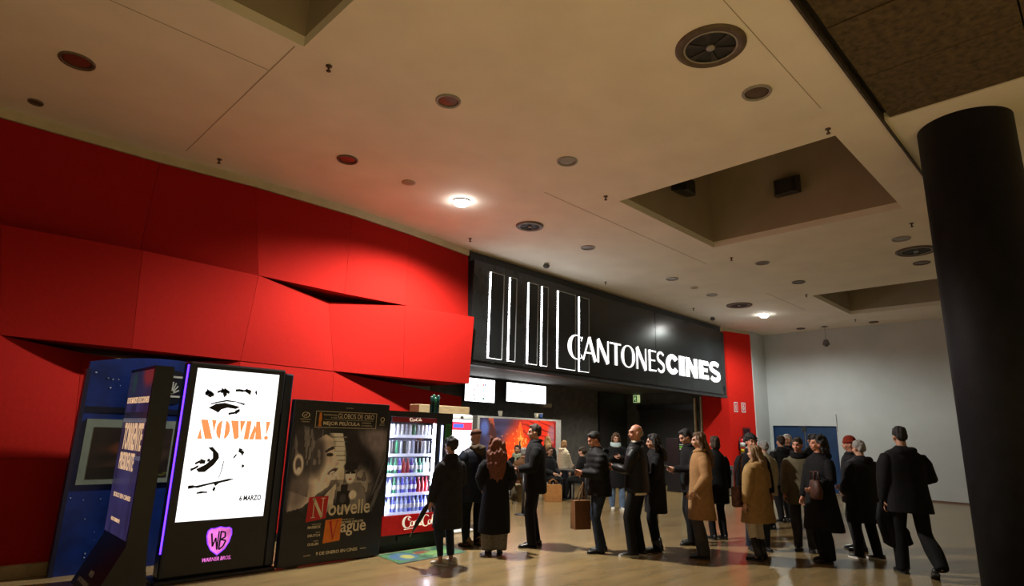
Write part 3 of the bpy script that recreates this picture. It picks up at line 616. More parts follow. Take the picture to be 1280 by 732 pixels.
for q in ([(.28,1.615),(1.17,1.615),(1.17,1.621),(.28,1.621)], [(.28,1.815),(1.17,1.815),(1.17,1.821),(.28,1.821)], [(.28,1.615),(.286,1.615),(.286,1.821),(.28,1.821)], [(1.164,1.615),(1.17,1.615),(1.17,1.821),(1.164,1.821)], [(.40,1.715),(1.12,1.715),(1.12,1.718),(.40,1.718)]): pr(q, m_cr, 'printed_rule')
pr([(.32,1.63),(.37,1.63),(.36,1.66),(.365,1.72),(.36,1.80),(.33,1.80),(.325,1.72),(.33,1.66)], m_gold, 'printed_statue', .001)
pt('NOMINADA', .39, .575, 1.768, 1.785); pt('A LOS', .49, .575, 1.735, 1.752); pt('GLOBOS DE ORO', .59, 1.13, 1.735, 1.80, m_cr, -.005); pt('MEJOR PEL\u00cdCULA', .39, .92, 1.635, 1.705, m_cr, .02); pt('COMEDIA', .945, 1.09, 1.68, 1.697); pt('O MUSICAL', .945, 1.11, 1.645, 1.662)
pt('ARP SELECTION', .70, .80, 1.868, 1.878)
glyphs('festival_mark', ring(.10, .10)+[stroke((.3,.3),(.7,.75),.08), stroke((.25,.5),(.6,.35),.06)], PO, X_, Z_, .095, .20, 1.73, 1.80, m_cr, pn, .001); pt('FESTIVAL', .08, .22, 1.705, 1.718); pt('CANNES', .10, .20, 1.675, 1.688)
glyphs('festival_mark', ring(.14, .14), PO, X_, Z_, 1.235, 1.30, 1.715, 1.775, m_cr, pn, .001); pt('TIFF', 1.235, 1.30, 1.690, 1.706); pt('FESTIVAL', 1.225, 1.31, 1.665, 1.676)
# ---------------- vending machine
VX0, VX1, VY, VZ = 4.83, 6.00, 7.34, 1.90
t = thing('vending_machine', 'glass-front soft drink vending machine with red Coca-Cola panel and lit shelves', 'vending machine', (5.4, 7.7, 0))
m_vb = pm('vending_black', (.010, .010, .013), .35, .2, 10)
MB().box(VX0, VX0+.04, VY, VY+.80, .10, VZ).box(VX1-.30, VX1, VY, VY+.80, .10, VZ).box(VX0+.04, VX1-.30, VY+.52, VY+.80, .10, VZ).box(VX0+.04, VX1-.30, VY, VY+.52, 1.82, VZ).box(VX0+.04, VX1-.30, VY, VY+.52, .10, .47).build('cabinet', m_vb, t)
MB().box(VX0+.05, VX1-.05, VY+.05, VY+.75, 0, .10).build('plinth', m_black, t)
m_cred = pm('coke_red', sc(190, 16, 20), .35, .25, 7, emit=.15)
rp = MB().bbox(VX0+.005, VX1-.02, VY-.02, VY-.001, .22, .475, .004).build('red_front_panel', m_cred, t)
hd = MB().box(VX0+.06, VX1-.32, VY-.012, VY-.001, 1.745, 1.815).build('red_header', pm('coke_dark_red', sc(104, 16, 18), .4, .2, emit=.15), t)
m_scrp = pm('white_script', sc(238, 226, 206), .5, emit=.35)
def script(o, x0, x1, z0, z1, par):
    """flowing soft-drink script from variable-width strokes"""
    P = []
    def pen(pts, w):
        n = len(pts)
        for i in range(n-1): P.append(stroke(pts[i], pts[i+1], w*(.45+.75*math.sin(PI*(i+.2)/n)), w*(.45+.75*math.sin(PI*(i+1.2)/n))))
    def ar(cx, cy, rx, ry, a0, a1, n=12): return [(cx+rx*math.cos(math.radians(a0+(a1-a0)*i/n)), cy+ry*math.sin(math.radians(a0+(a1-a0)*i/n))) for i in range(n+1)]
    pen(ar(.14, .58, .11, .40, 40, 300, 16), .05); pen([(.195,.24),(.23,.34)], .03); pen(ar(.20, .80, .04, .12, 60, 300, 8), .03)
    pen([(.10,.16),(.06,.08),(.16,.10),(.26,.14),(.34,.08),(.36,.18),(.30,.22)], .035)
    pen(ar(.265, .45, .04, .17, 90, 450, 14), .03); pen(ar(.36, .45, .04, .17, 50, 320, 12), .03); pen(ar(.44, .45, .04, .17, 60, 420, 12), .03); pen([(.485,.62),(.47,.36),(.50,.28),(.53,.36)], .028)
    pen([(.50,.48),(.56,.50)], .03)
    pen(ar(.64, .58, .10, .40, 40, 300, 16), .05); pen([(.69,.24),(.74,.36)], .03); pen(ar(.75, .45, .04, .17, 90, 450, 14), .03)
    pen([(.79,.40),(.85,.80),(.86,.97),(.83,.95),(.815,.5),(.83,.28),(.87,.36)], .03); pen(ar(.915, .45, .04, .17, 60, 420, 12), .03); pen([(.96,.62),(.945,.36),(.97,.28),(1.0,.36)], .028)
    return glyphs('script_lettering', P, o, X_, Z_, x0, x1, z0, z1, m_scrp, par, .002)
script((0, VY-.021, 0), 5.16, 5.80, .26, .455, rp); script((0, VY-.013, 0), 5.18, 5.40, 1.755, 1.81, hd)
MB().box(VX0+.041, VX1-.301, VY+.505, VY+.519, .47, 1.82).build('back_liner', pm('vending_liner', (.05, .05, .09), .5), t)
m_led = pm('shelf_led', (.9, .92, 1), .4, 0, emit=65, ecol=(.78, .81, 1))
MB().box(VX1-.335, VX1-.318, VY+.03, VY+.05, .60, 1.74).build('led_strip', m_led, t)
MB().box(VX0+.045, VX0+.055, VY+.03, VY+.05, .50, 1.74).build('led_strip', m_led, t)
MB().box(VX1-.315, VX1-.30, VY-.002, VY+.02, .47, 1.82).build('door_seal', m_satin, t)
MB().box(VX1-.22, VX1-.195, VY-.02, VY-.001, 1.0, 1.72).build('door_light', pm('door_light', (.8, .85, 1), .4, 0, emit=1.6, ecol=(.6, .68, 1)), t)
MB().box(VX1-.135, VX1-.03, VY-.012, VY-.001, 1.44, 1.74).build('sticker', pm('green_sticker', sc(40, 110, 40), .5, .5, 18), t)
MB().box(VX1-.125, VX1-.04, VY-.012, VY-.001, 1.22, 1.42).build('payment_panel', pm('payment_panel', (.10, .10, .10), .4), t)
MB().box(5.10, 5.55, VY-.02, VY-.001, .13, .20).build('delivery_flap', m_satin, t)
glass = bpy.data.materials.new('vending_glass'); glass.use_nodes = True
_nt = glass.node_tree; _nt.nodes.clear(); _o = _nt.nodes.new('ShaderNodeOutputMaterial'); _mx = _nt.nodes.new('ShaderNodeMixShader'); _tr = _nt.nodes.new('ShaderNodeBsdfTransparent'); _gl = _nt.nodes.new('ShaderNodeBsdfGlossy'); _fr = _nt.nodes.new('ShaderNodeFresnel')
_gl.inputs['Roughness'].default_value = .03; _nt.links.new(_fr.outputs[0], _mx.inputs[0]); _nt.links.new(_tr.outputs[0], _mx.inputs[1]); _nt.links.new(_gl.outputs[0], _mx.inputs[2]); _nt.links.new(_mx.outputs[0], _o.inputs[0])
MATS['vending_glass'] = glass
MB().box(VX0+.042, VX1-.318, VY+.004, VY+.010, .475, 1.742).build('glass_pane', glass, t)
SH = [1.555, 1.29, 1.02, .75, .492]
m_shelf = pm('shelf_white', (.7, .72, .8), .4, .05, emit=.35, ecol=(.7, .75, 1))
for i, z in enumerate(SH):
    s_ = MB().box(VX0+.06, VX1-.335, VY+.06, VY+.48, z-.012, z).build('shelf', m_shelf, t)
    MB().box(VX0+.06, VX1-.335, VY+.045, VY+.058, z-.03, z+.012).build('price_rail', m_shelf, s_)
def bottle_mesh(kind):
    if kind == 'can': P = [(.024,0),(.031,.008),(.031,.145),(.025,.158),(.024,.16)]
    elif kind == 'slim': P = [(.022,0),(.027,.006),(.027,.175),(.021,.188),(.020,.19)]
    else: P = [(.026,0),(.031,.01),(.029,.06),(.031,.10),(.029,.13),(.014,.175),(.013,.195)]
    k = 'drink_body_'+kind
    if k not in bpy.data.meshes:
        me = MB().lathe(P, (0,0,0), 14).mesh(k)
        for p in me.polygons: p.use_smooth = True
        MB().lathe([(.0145,.19),(.0145,.212),(.013,.215)], (0,0,0), 10).mesh('drink_cap')
    return bpy.data.meshes[k]
drinkm = {n: pm('drink_'+n, sc(*c), .3, .35, 40) for n, c in dict(white=(225,228,240), black=(26,26,30), green=(40,120,80), blue=(70,80,190), clear=(150,165,215), red=(150,24,36), silver=(170,175,190), dgreen=(20,70,50), purple=(88,60,170), pale=(190,215,205)).items()}
rows = [('can', ['white','silver','white','white','silver','white','green','silver','white','white','silver']),
        ('slim', ['white','black','green','silver','black','white','silver','black','black','white','black']),
        ('bottle', ['green','dgreen','green','purple','red','red','purple','pale','green','pale','pale']),
        ('bottle', ['clear','clear','green','clear','blue','clear','purple','purple','red','red','red']),
        ('bottle', ['clear','clear','blue','clear','clear','clear','blue','clear','clear','blue','clear'])]
ordw = ['top', 'second', 'third', 'fourth', 'bottom']
cntw = ['first', 'second', 'third', 'fourth', 'fifth', 'sixth', 'seventh', 'eighth', 'ninth', 'tenth', 'eleventh']
for i, (kind, cs) in enumerate(rows):
    for k, c in enumerate(cs):
        me = bottle_mesh(kind).copy(); x = VX0+.105+k*.0705; nm = {'can': 'drink_can', 'slim': 'tall_drink_can', 'bottle': 'plastic_bottle'}[kind]
        cw = {'clear': 'clear', 'dgreen': 'dark green', 'pale': 'pale green'}.get(c, c)
        e = thing(nm, '%s %s, %s from the left on the %s vending shelf' % (cw, nm.replace('_', ' '), cntw[k], ordw[i]), 'bottle' if kind == 'bottle' else 'can', (x, VY+.12, SH[i]+.001), 'drinks in the vending machine')
        o = obj('body', me, drinkm[c], e); o.matrix_parent_inverse = Matrix.Identity(4)
        if kind == 'bottle':
            cp = bpy.data.meshes['drink_cap'].copy(); o2 = obj('cap', cp, drinkm['blue' if c in ('clear','purple','blue') else c], e); o2.matrix_parent_inverse = Matrix.Identity(4)
            lb = MB().lathe([(.0315,.055),(.0325,.06),(.0325,.11),(.0315,.115)], (0,0,0), 14).mesh('wrap'); o3 = obj('label_wrap', lb, drinkm['white' if c != 'red' else 'red'], e, True); o3.matrix_parent_inverse = Matrix.Identity(4)
        else:
            lb = MB().lathe([(.024,.1595 if kind == 'can' else .1895),(.022,.162 if kind == 'can' else .192),(.002,.161 if kind == 'can' else .191)], (0,0,0), 12).mesh('lid'); o2 = obj('lid', lb, drinkm['silver'], e, True); o2.matrix_parent_inverse = Matrix.Identity(4)
# things standing on top: tan box unit behind, bundle of dark green bottles
t = thing('wooden_pelmet', 'tan wooden box ledge behind the top of the vending machine', 'ledge', (6.5, 8.3, 0))
MB().bbox(6.06, 7.18, 8.32, 8.60, 1.90, 2.07, .01).build('box', pm('tan_wood', (.36, .27, .15), .6, .2, 6, stretch=(1, 8, 8)), t)
MB().box(6.10, 6.2, 8.34, 8.5, 0, 1.90).box(6.95, 7.05, 8.44, 8.5, 0, 1.90).build('support', m_black, t)
t = thing('bundle_of_tubes', 'dark green bundle of upright tubes standing on the vending machine', 'tubes', (5.9, 7.72, VZ))
for k, (dx, dy, h) in enumerate(((0,0,.27),(.055,.02,.30),(.11,0,.28),(.03,-.05,.25),(.085,-.05,.29))):
    MB().lathe([(.027,0),(.027,h-.02),(.020,h)], (5.86+dx, 7.72+dy, VZ+.001), 12).build('tube', pm('dark_green_tube_%d' % (k % 2), sc(14, 60+20*(k % 2), 56), .35, .4, 14), t, True)
# ordering kiosk with white rounded frame
t = thing('ordering_kiosk', 'white rounded self-service kiosk with glowing screen right of the vending machine', 'kiosk', (6.9, 8.25, 0))
m_kw = pm('kiosk_white', (.62, .63, .64), .35)
MB().bbox(6.55, 7.10, 8.10, 8.19, .88, 1.93, .04).build('frame', m_kw, t, True)
MB().bbox(6.66, 6.99, 8.14, 8.30, .03, .90, .03).build('post', m_kw, t, True); MB().bbox(6.52, 7.13, 8.0, 8.31, 0, .035, .012).build('base', m_kw, t)
ks = MB().box(6.60, 7.05, 8.094, 8.099, 1.0, 1.84).build('screen', pm('kiosk_screen', (1, 1, 1), .3, 0, emit=2.2, ecol=(.95, .98, 1)), t)
MB().box(6.60, 7.05, 8.0925, 8.0938, 1.66, 1.80).build('red_header', pm('screen_red', sc(226, 40, 60), .5, .1, emit=1.2), ks)
MB().box(6.63, 6.86, 8.091, 8.0923, 1.70, 1.765).build('blue_button', pm('screen_blue', sc(60, 84, 180), .5, .2, 30, emit=.9), ks)
MB().box(6.595, 7.055, 8.0945, 8.0996, 1.84, 1.855).build('bezel', m_black, t)
MB().box(6.79, 6.85, 8.0935, 8.0995, 1.875, 1.895).build('camera_dot', m_black, t)
# printed floor mat
def art_mat(u, v):
    a = Art(u, v, (60, 110, 66)); n1 = vnoise(u, v, 12, 9); a.put((n1 > .55).astype(float), (40, 78, 60)); a.blob(.22, .5, .18, .35, (60, 96, 130)); a.blob(.26, .45, .08, .2, (150, 150, 80)); a.blob(.52, .62, .12, .12, (120, 60, 44)); a.blob(.7, .4, .2, .2, (96, 140, 80)); a.put((vnoise(u, v, 24, 3) > .72).astype(float), (150, 160, 110), .6); a.rect(0, 1, .95, 1, (130, 140, 90)); a.put(1-smooth(v, .0, .2), (60, 90, 96), .6)
    return a.out()
mt = thing('floor_mat', 'colourful green printed floor mat before the vending machine', 'mat', (5.3, 6.95, 0))
MB().prism([(4.66,6.62),(5.86,6.72),(5.95,7.30),(4.80,7.32)], (0,0,0), X_, Y_, 0, .004).build('backing', m_satin, mt)
panel('print', art_mat, 44, 24, (4.68, 6.64, .0045), (.998, .06, 0), (.10, .99, 0), 1.17, .64, paint_mat('mat_print', .5), mt)
# ================================================================== CONCESSION FURNISHINGS
def menu(x0, x1, z0, z1, y, seed, lab, tilt=.0):
    t = thing('menu_screen', lab, 'screen', ((x0+x1)/2, y, (z0+z1)/2), 'menu screens over the concession')
    MB().bbox(x0-.03, x1+.03, y, y+.06, z0-.03, z1+.03, .006).build('housing', m_blk, t)
    MB().box((x0+x1)/2-.03, (x0+x1)/2+.03, y+.02, y+.05, z1, 3.22).build('hanger', m_satin, t)
    s_ = MB().box(x0, x1, y-.004, y-.0005, z0, z1).build('display', pm('menu_display', (1, 1, 1), .4, 0, emit=2.2, ecol=(1, 1, 1)), t)
    r = random.Random(seed)
    for k in range(9):
        cx, cz = r.uniform(x0+.1, x1-.12), r.uniform(z0+.06, z1-.1); w, h = r.uniform(.012, .035), r.uniform(.015, .045)
        MB().box(cx-w, cx+w, y-.0065, y-.0045, cz-h, cz+h).build('menu_item', pm('menu_'+['red', 'green', 'grey', 'blue'][k % 4], sc(*[(214, 60, 66), (70, 120, 100), (150, 160, 165), (90, 120, 200)][k % 4]), .5, .3, 40, emit=.7), s_)
menu(11.02, 12.16, 2.50, 3.15, 13.0, 3, 'left bright white menu screen, partly covered by the red wall')
menu(12.66, 14.42, 2.58, 3.14, 13.0, 8, 'right and wider bright white menu screen above the orange film display')
MB().box(14.55, 14.95, 13.2, 13.38, 2.50, 2.62).build('wall_box', pm('beige_plastic', (.42, .38, .28), .6), None, label='small beige box fixed on the dark wall right of the menu screens', cat='box')
def art_fire(u, v):
    a = Art(u, v, (48, 42, 66)); n1 = vnoise(u, v, 10, 1); n2 = vnoise(u*3, v, 20, 2)
    a.c *= (.7+.6*n1)[..., None]
    a.blob(.80, .45, .38, .75, (196, 40, 18), .2, .3); a.put((np.sin((u*.9+v*1.2+.1*n1)*40) > .55)*blob(u, v, .80, .6, .28, .5, .2, .3), (110, 14, 10), .8)
    a.blob(.48, .25, .20, .5, (216, 64, 20), .1, .35); a.poly([(.36,0),(.50,.98),(.66,0)], (232, 82, 26)); a.poly([(.43,.0),(.505,.75),(.58,.0)], (250, 130, 50))
    a.poly([(.47,.25),(.50,.60),(.54,.25)], (40, 26, 40)); a.put((n2 > .80)*blob(u, v, .5, .35, .16, .4, 0, .5), (255, 190, 90), .7)
    a.poly([(.10,1),(.16,1),(.20,.6),(.15,.5)], (170, 70, 40), .8); a.blob(.14, .75, .05, .2, (60, 30, 30), .2); a.blob(.06, .8, .05, .15, (70, 84, 140), 0, .5); a.blob(.94, .7, .06, .2, (120, 110, 130), 0, .5, .7)
    a.rect(.975, 1, 0, 1, (120, 16, 20)); a.put((vnoise(u, v, 45, 7) > .95).astype(float), (250, 160, 80), .6)
    return a.out()
t = thing('film_display', 'wide lit film display with orange flames in a white frame', 'display', (12.9, 12.4, 0))
MB().bbox(10.87, 14.32, 12.25, 12.60, .0, 2.08, .01).build('cabinet', pm('display_white', (.42, .44, .45), .5), t)
panel('picture', art_fire, 110, 60, (10.95, 12.245, .70), X_, Z_, 3.12, 1.33, paint_mat('lit_print', .5, .42), t)
MB().box(10.9, 14.1, 12.235, 12.249, .62, .69).build('ledge', pm('display_ledge', (.5, .5, .5), .5), t)
for k, (x, c) in enumerate(((11.85, (210,206,190)), (13.35, (214,208,180)), (13.55, (50,84,150)))):
    cu = thing('paper_cup', ['white paper cup on the left top of the flame display', 'cream paper cup on the right top of the flame display', 'blue cup beside the cream cup on the flame display'][k], 'cup', (x, 12.4, 2.10), 'cups on the display')
    MB().lathe([(.05,.001),(.065,.13)], (x, 12.4, 2.10), 14).build('cup_body', pm('cup_%d' % k, sc(*c), .5), cu, True); MB().lathe([(.068,.13),(.068,.145),(.05,.15)], (x, 12.4, 2.10), 14).build('rim', pm('cup_rim', (.6,.6,.55), .5), cu, True)
# exit sign
t = thing('exit_sign', 'small green and white running-man exit sign on the dark wall', 'sign', (19.4, 12.85, 3.0))
MB().box(19.385, 19.418, 12.72, 13.0, 2.90, 3.18).build('plate', pm('exit_pale', sc(196, 214, 150), .5, emit=.35), t)
m_eg = pm('exit_green', sc(24, 110, 62), .5, emit=.2)
glyphs('exit_symbol', [[(0,0),(.62,0),(.62,1),(0,1)]], (19.3845,13.0,2.90), YN, Z_, .02, .26, .02, .26, m_eg, t, .002)
glyphs('running_figure', [stroke((.30,.80),(.36,.88),.14), stroke((.30,.72),(.26,.42),.14), stroke((.26,.42),(.10,.30),.09), stroke((.26,.42),(.42,.25),.09), stroke((.42,.25),(.40,.08),.08), stroke((.30,.65),(.46,.55),.07), stroke((.30,.65),(.12,.55),.07)], (19.382,13.0,2.90), YN, Z_, .02, .26, .02, .26, MATS['exit_pale'], t, .002)
MB().box(19.33, 19.36, 12.62, 12.70, 2.66, 2.74).build('sensor_box', pm('grey_sensor', (.25,.25,.25), .5), None, label='tiny grey sensor box on the dark shutter housing', cat='sensor')
# tall drinks display with green lettering
t = thing('drinks_display', 'black cardboard drinks display with green and white lettering by the shutter', 'display stand', (17.6, 9.95, 0))
MB().bbox(17.30, 18.10, 9.95, 10.40, 0, 1.63, .01).build('body', m_blk, t)
m_lg, m_lw = pm('lime_print', sc(110, 190, 50), .5, emit=.1), pm('chalk_print', sc(205, 210, 196), .5)
DO = (17.30, 9.948, 0)
def vt(s, x0, x1, z0, z1, mat, off=.0):   # lettering that runs up the stand
    text('lettering', s, (17.30, 9.949, 0), Z_, (-1,0,0), z0, z1, -x1, -x0, mat, t, off, .002)
vt('LOAD', .06, .34, .72, 1.22, m_lw, .0); vt('TODO', .42, .70, .80, 1.22, m_lw, .0)
for z0, z1, mat in ((1.42,1.45,m_lw),(1.34,1.39,m_lg),(1.28,1.32,m_lw),(.80,.98,m_lg),(.60,.68,m_lg)): MB().box(17.34+.42*(z0 == .80), 17.90-.2*(z0 == .60), 9.944, 9.949, z0, z1).build('printed_band', mat, t)
for x0, c in ((17.34, (110,160,190)), (17.50, (60,110,60)), (17.70, (190,180,170))):
    MB().bbox(x0, x0+.16, 9.90, 9.949, .16, .52, .015).build('printed_can', pm('printed_can_%d' % int(x0*100), sc(*c), .5, .4, 22), t)
# bin
t = thing('waste_bin', 'brushed steel waste bin with a white label below the red pier', 'bin', (17.75, 8.72, 0))
MB().prism([(17.42+.03,8.56),(18.02,8.56),(18.10,8.72),(18.02,8.94),(17.45,8.94),(17.42,8.72)], (0,0,0), X_, Y_, .03, .72).build('body', m_steel, t)
MB().prism([(17.44,8.55),(18.03,8.55),(18.11,8.72),(18.03,8.95),(17.44,8.95),(17.41,8.72)], (0,0,0), X_, Y_, .72, .86).build('lid_hood', m_steel, t)
MB().box(17.50, 17.92, 8.540, 8.551, .60, .74).build('opening', m_black, t)
lb = MB().box(17.50, 17.84, 8.552, 8.559, .40, .60).build('label_sheet', pm('white_label', (.7, .7, .68), .5), t)
MB().lathe([(.045,0),(.045,.002)], (17.66,8.552,.46), 16, (0,-1,0)).build('printed_symbol', pm('label_ink', (.05,.08,.06), .5), lb); MB().box(17.55,17.80,8.5495,8.5515,.54,.56).build('printed_line', MATS['label_ink'], lb)
MB().prism([(17.46,8.58),(18.0,8.58),(18.06,8.72),(18.0,8.92),(17.46,8.92)], (0,0,0), X_, Y_, 0, .03).build('foot', m_black, t)
# fire equipment on the red pier (front face of the pier)
fa, fb = Vector((19.58, 9.31, 0)), Vector((20.80, 8.97, 0)); fx = (fb-fa).normalized()
t = thing('fire_hose_cabinet', 'dark red recessed fire hose cabinet on the red pier', 'fire cabinet', tuple(fa+fx*.8))
MB().prism([(.58,.95),(.98,.95),(.98,2.05),(.58,2.05)], fa, fx, Z_, -.04, .012).build('frame', pm('cabinet_red', sc(120, 14, 12), .5), t)
MB().prism([(.62,1.0),(.94,1.0),(.94,2.0),(.62,2.0)], fa, fx, Z_, .012, .016).build('pane', pm('cabinet_dark', sc(50, 8, 12), .25), t)
MB().lathe([(.11,.0),(.11,.03),(.03,.035)], fa+fx*.80+Vector((0,0,1.6))+fx.cross(Vector((0,0,1)))*.016, 18, fx.cross(Vector((0,0,1)))).build('hose_reel', pm('reel_red', sc(150, 40, 36), .5), t, True)
MB().prism([(.66,1.05),(.80,1.05),(.80,1.42),(.66,1.42)], fa, fx, Z_, .017, .019).build('notice', pm('notice_white', sc(200, 205, 205), .5), t)
fn = fx.cross(Vector((0,0,1)))
t = thing('fire_extinguisher', 'red fire extinguisher hanging on the red pier above the bin', 'fire extinguisher', tuple(fa+fx*.40+fn*.12+Vector((0,0,1.2))))
ec = fa+fx*.40+fn*.12
MB().lathe([(.06,1.16),(.085,1.18),(.085,1.58),(.06,1.66),(.03,1.68)], ec, 20).build('cylinder', pm('extinguisher_red', sc(190, 20, 20), .3), t, True)
MB().lathe([(.087,1.16),(.087,1.22)], ec, 20).build('base_cup', pm('green_base', sc(30, 90, 40), .5), t, True); MB().lathe([(.087,1.24),(.087,1.34)], ec, 20).build('yellow_band', pm('yellow_band', sc(214, 180, 50), .5), t, True)
MB().lathe([(.087,1.40),(.087,1.55)], ec, 20).build('label_band', MATS['notice_white'], t, True)
MB().tube([ec+Vector((0,0,1.68)), ec+Vector((0,0,1.75)), ec+fx*.10+Vector((0,0,1.76))], .014).build('valve_handle', m_satin, t); MB().tube([ec+Vector((0,0,1.72)), ec-fx*.11+Vector((0,0,1.70)), ec-fx*.13+Vector((0,0,1.40)), ec-fx*.10+Vector((0,0,1.25))], .012).build('hose', m_black, t, True)
MB().prism([(.35,1.3),(.45,1.3),(.45,1.6),(.35,1.6)], fa, fx, Z_, 0, .04).build('bracket', m_satin, t)
def fire_notice(x0, x1, lab, pict):
    t = thing('fire_safety_notice', lab, 'notice', tuple(fa+fx*x0+Vector((0,0,2.6))))
    MB().prism([(x0,2.55),(x1,2.55),(x1,2.88),(x0,2.88)], fa, fx, Z_, 0, .006).build('plate', MATS['notice_white'], t)
    MB().prism([(x0+.025,2.58),(x1-.025,2.58),(x1-.025,2.85),(x0+.025,2.85)], fa, fx, Z_, .006, .008).build('red_field', pm('notice_red', sc(200, 40, 34), .5), t)
    glyphs('pictogram', pict, tuple(fa+fn*.008), tuple(fx), Z_, x0+.05, x1-.05, 2.61, 2.82, MATS['notice_white'], t, .002)
fire_notice(.24, .42, 'left of two small red and white fire notices on the pier', [[(.2,0),(.6,0),(.6,.7),(.2,.7)], stroke((.4,.7),(.4,1),.12), stroke((.4,.95),(.85,.7),.1)])
fire_notice(.60, .80, 'right of two small red and white fire notices on the pier', ring(.25, .25, cx=.5, cy=.45, rx=.42, ry=.42)+[stroke((.2,.95),(.9,.95),.1)])
# ================================================================== PEOPLE
JOBS = []
def fuse(mb, name, mat, parent, voxel=.012, it=2, disp=None, kind=None):
    """queue a union of closed shapes; all are remeshed to one continuous skin in one pass"""
    me = mb.mesh('tmp'); o = bpy.data.objects.new('tmp', me); COL.objects.link(o)
    r = o.modifiers.new('r', 'REMESH'); r.mode = 'VOXEL'; r.voxel_size = voxel; r.use_smooth_shade = True
    if it: q = o.modifiers.new('s', 'SMOOTH'); q.factor = .5; q.iterations = it
    JOBS.append((o, name, mat, parent, disp))
def run_jobs():
    bpy.context.view_layer.update(); dg = DG(); out = []
    for o, name, mat, parent, disp in JOBS: out.append(bpy.data.meshes.new_from_object(o.evaluated_get(dg)))
    for (o, name, mat, parent, disp), me in zip(JOBS, out):
        me.name = name
        if disp is not None:
            n = len(me.vertices); co = np.empty(n*3, np.float32); me.vertices.foreach_get('co', co); co = co.reshape(-1, 3)
            nr = np.empty(n*3, np.float32); me.vertices.foreach_get('normal', nr); nr = nr.reshape(-1, 3)
            me.vertices.foreach_set('co', (co+nr*disp(co)[:, None]).astype(np.float32).ravel()); me.update()
        part(name, me, mat, parent)
        old = o.data; bpy.data.objects.remove(o); bpy.data.meshes.remove(old)
    JOBS.clear()
def part(name, me, mat, parent, smooth=True):
    o = obj(name, me, mat, parent, smooth); o.matrix_parent_inverse = Matrix.Identity(4); return o
def folds(seed, amp=.006, f=9.0):
    r = np.random.RandomState(seed); K = r.randn(7, 3)*np.array([f, f, f*.35]); ph = r.rand(7)*6.28
    return lambda c: amp*np.sin(c @ K.T+ph).mean(1)*2.2
def quilt(seed, amp=.008, step=.085):
    g = folds(seed, .005)
    return lambda c: amp*(np.abs(np.sin(c[:, 2]*PI/step))-.6)+g(c)
def curls(seed, amp=.010, f=45.0):
    r = np.random.RandomState(seed); K = r.randn(8, 3)*f; ph = r.rand(8)*6.28
    return lambda c: amp*np.sin(c @ K.T+ph).mean(1)*2.5
def strands(seed, amp=.006, f=90.0):
    r = np.random.RandomState(seed); K = r.randn(8, 3)*np.array([f, f, 7]); ph = r.rand(8)*6.28
    return lambda c: amp*np.sin(c @ K.T+ph).mean(1)*2.5
def ik(a, t, l1, l2, pole):
    a, t, pole = Vector(a), Vector(t), Vector(pole); d = t-a; L = d.length
    if L > (l1+l2)*.998: t = a+d*((l1+l2)*.998/L); d = t-a; L = d.length
    u = d/L; x = (l1*l1-l2*l2+L*L)/(2*L); h = math.sqrt(max(l1*l1-x*x, 0)); p = pole-u*pole.dot(u)
    return a+u*x+p.normalized()*h, t
def add_hand(mb, w, d, pn, curl=.5, k=1.0, side=1):
    """palm and five unequal bent fingers; d = pointing direction, pn = palm normal"""
    w, d = Vector(w), Vector(d).normalized(); pn = Vector(pn); pn = (pn-d*pn.dot(d)).normalized(); s = d.cross(pn)*side
    R = []
    for q, hw, ht in ((-.02, .022, .018), (.02, .030, .016), (.06, .038, .014), (.088, .036, .011)):
        c = w+d*q*k; R.append([c+(s*(hw*math.cos(a))+pn*(ht*math.sin(a)))*k for a in [2*PI*j/10 for j in range(10)]])
    mb.rings(R)
    def finger(o, dr, L, r, c):
        pts = [o]; a = 0
        for i, f in enumerate((.42, .32, .26)):
            a += c*(.6, 1.0, .8)[i]; v = dr*math.cos(a)+pn*math.sin(a); pts.append(pts[-1]+v*L*f*k)
        mb.tube(pts, [r*k, r*.95*k, r*.85*k, r*.6*k], 6)
    for i, (off, L) in enumerate(((.028, .072), (.010, .080), (-.009, .075), (-.027, .060))):
        finger(w+(d*.082+s*off)*k, (d+s*off*2).normalized(), L, .0088, curl)
    finger(w+(d*.022+s*.030)*k, (d*.72+s*.62+pn*.25).normalized(), .068, .010, curl*.5)
SKIN = {n: pm('skin_'+n, c, .5, .08, 20) for n, c in dict(fair=(.50, .27, .185), mid=(.42, .215, .14), warm=(.52, .23, .15)).items()}
def cl(name, rgb, rough=.85, var=.25, sc_=14, bump=.25, bs=140): return pm(name, sc(*rgb), rough, var, sc_, bump, bs, spec=.22)
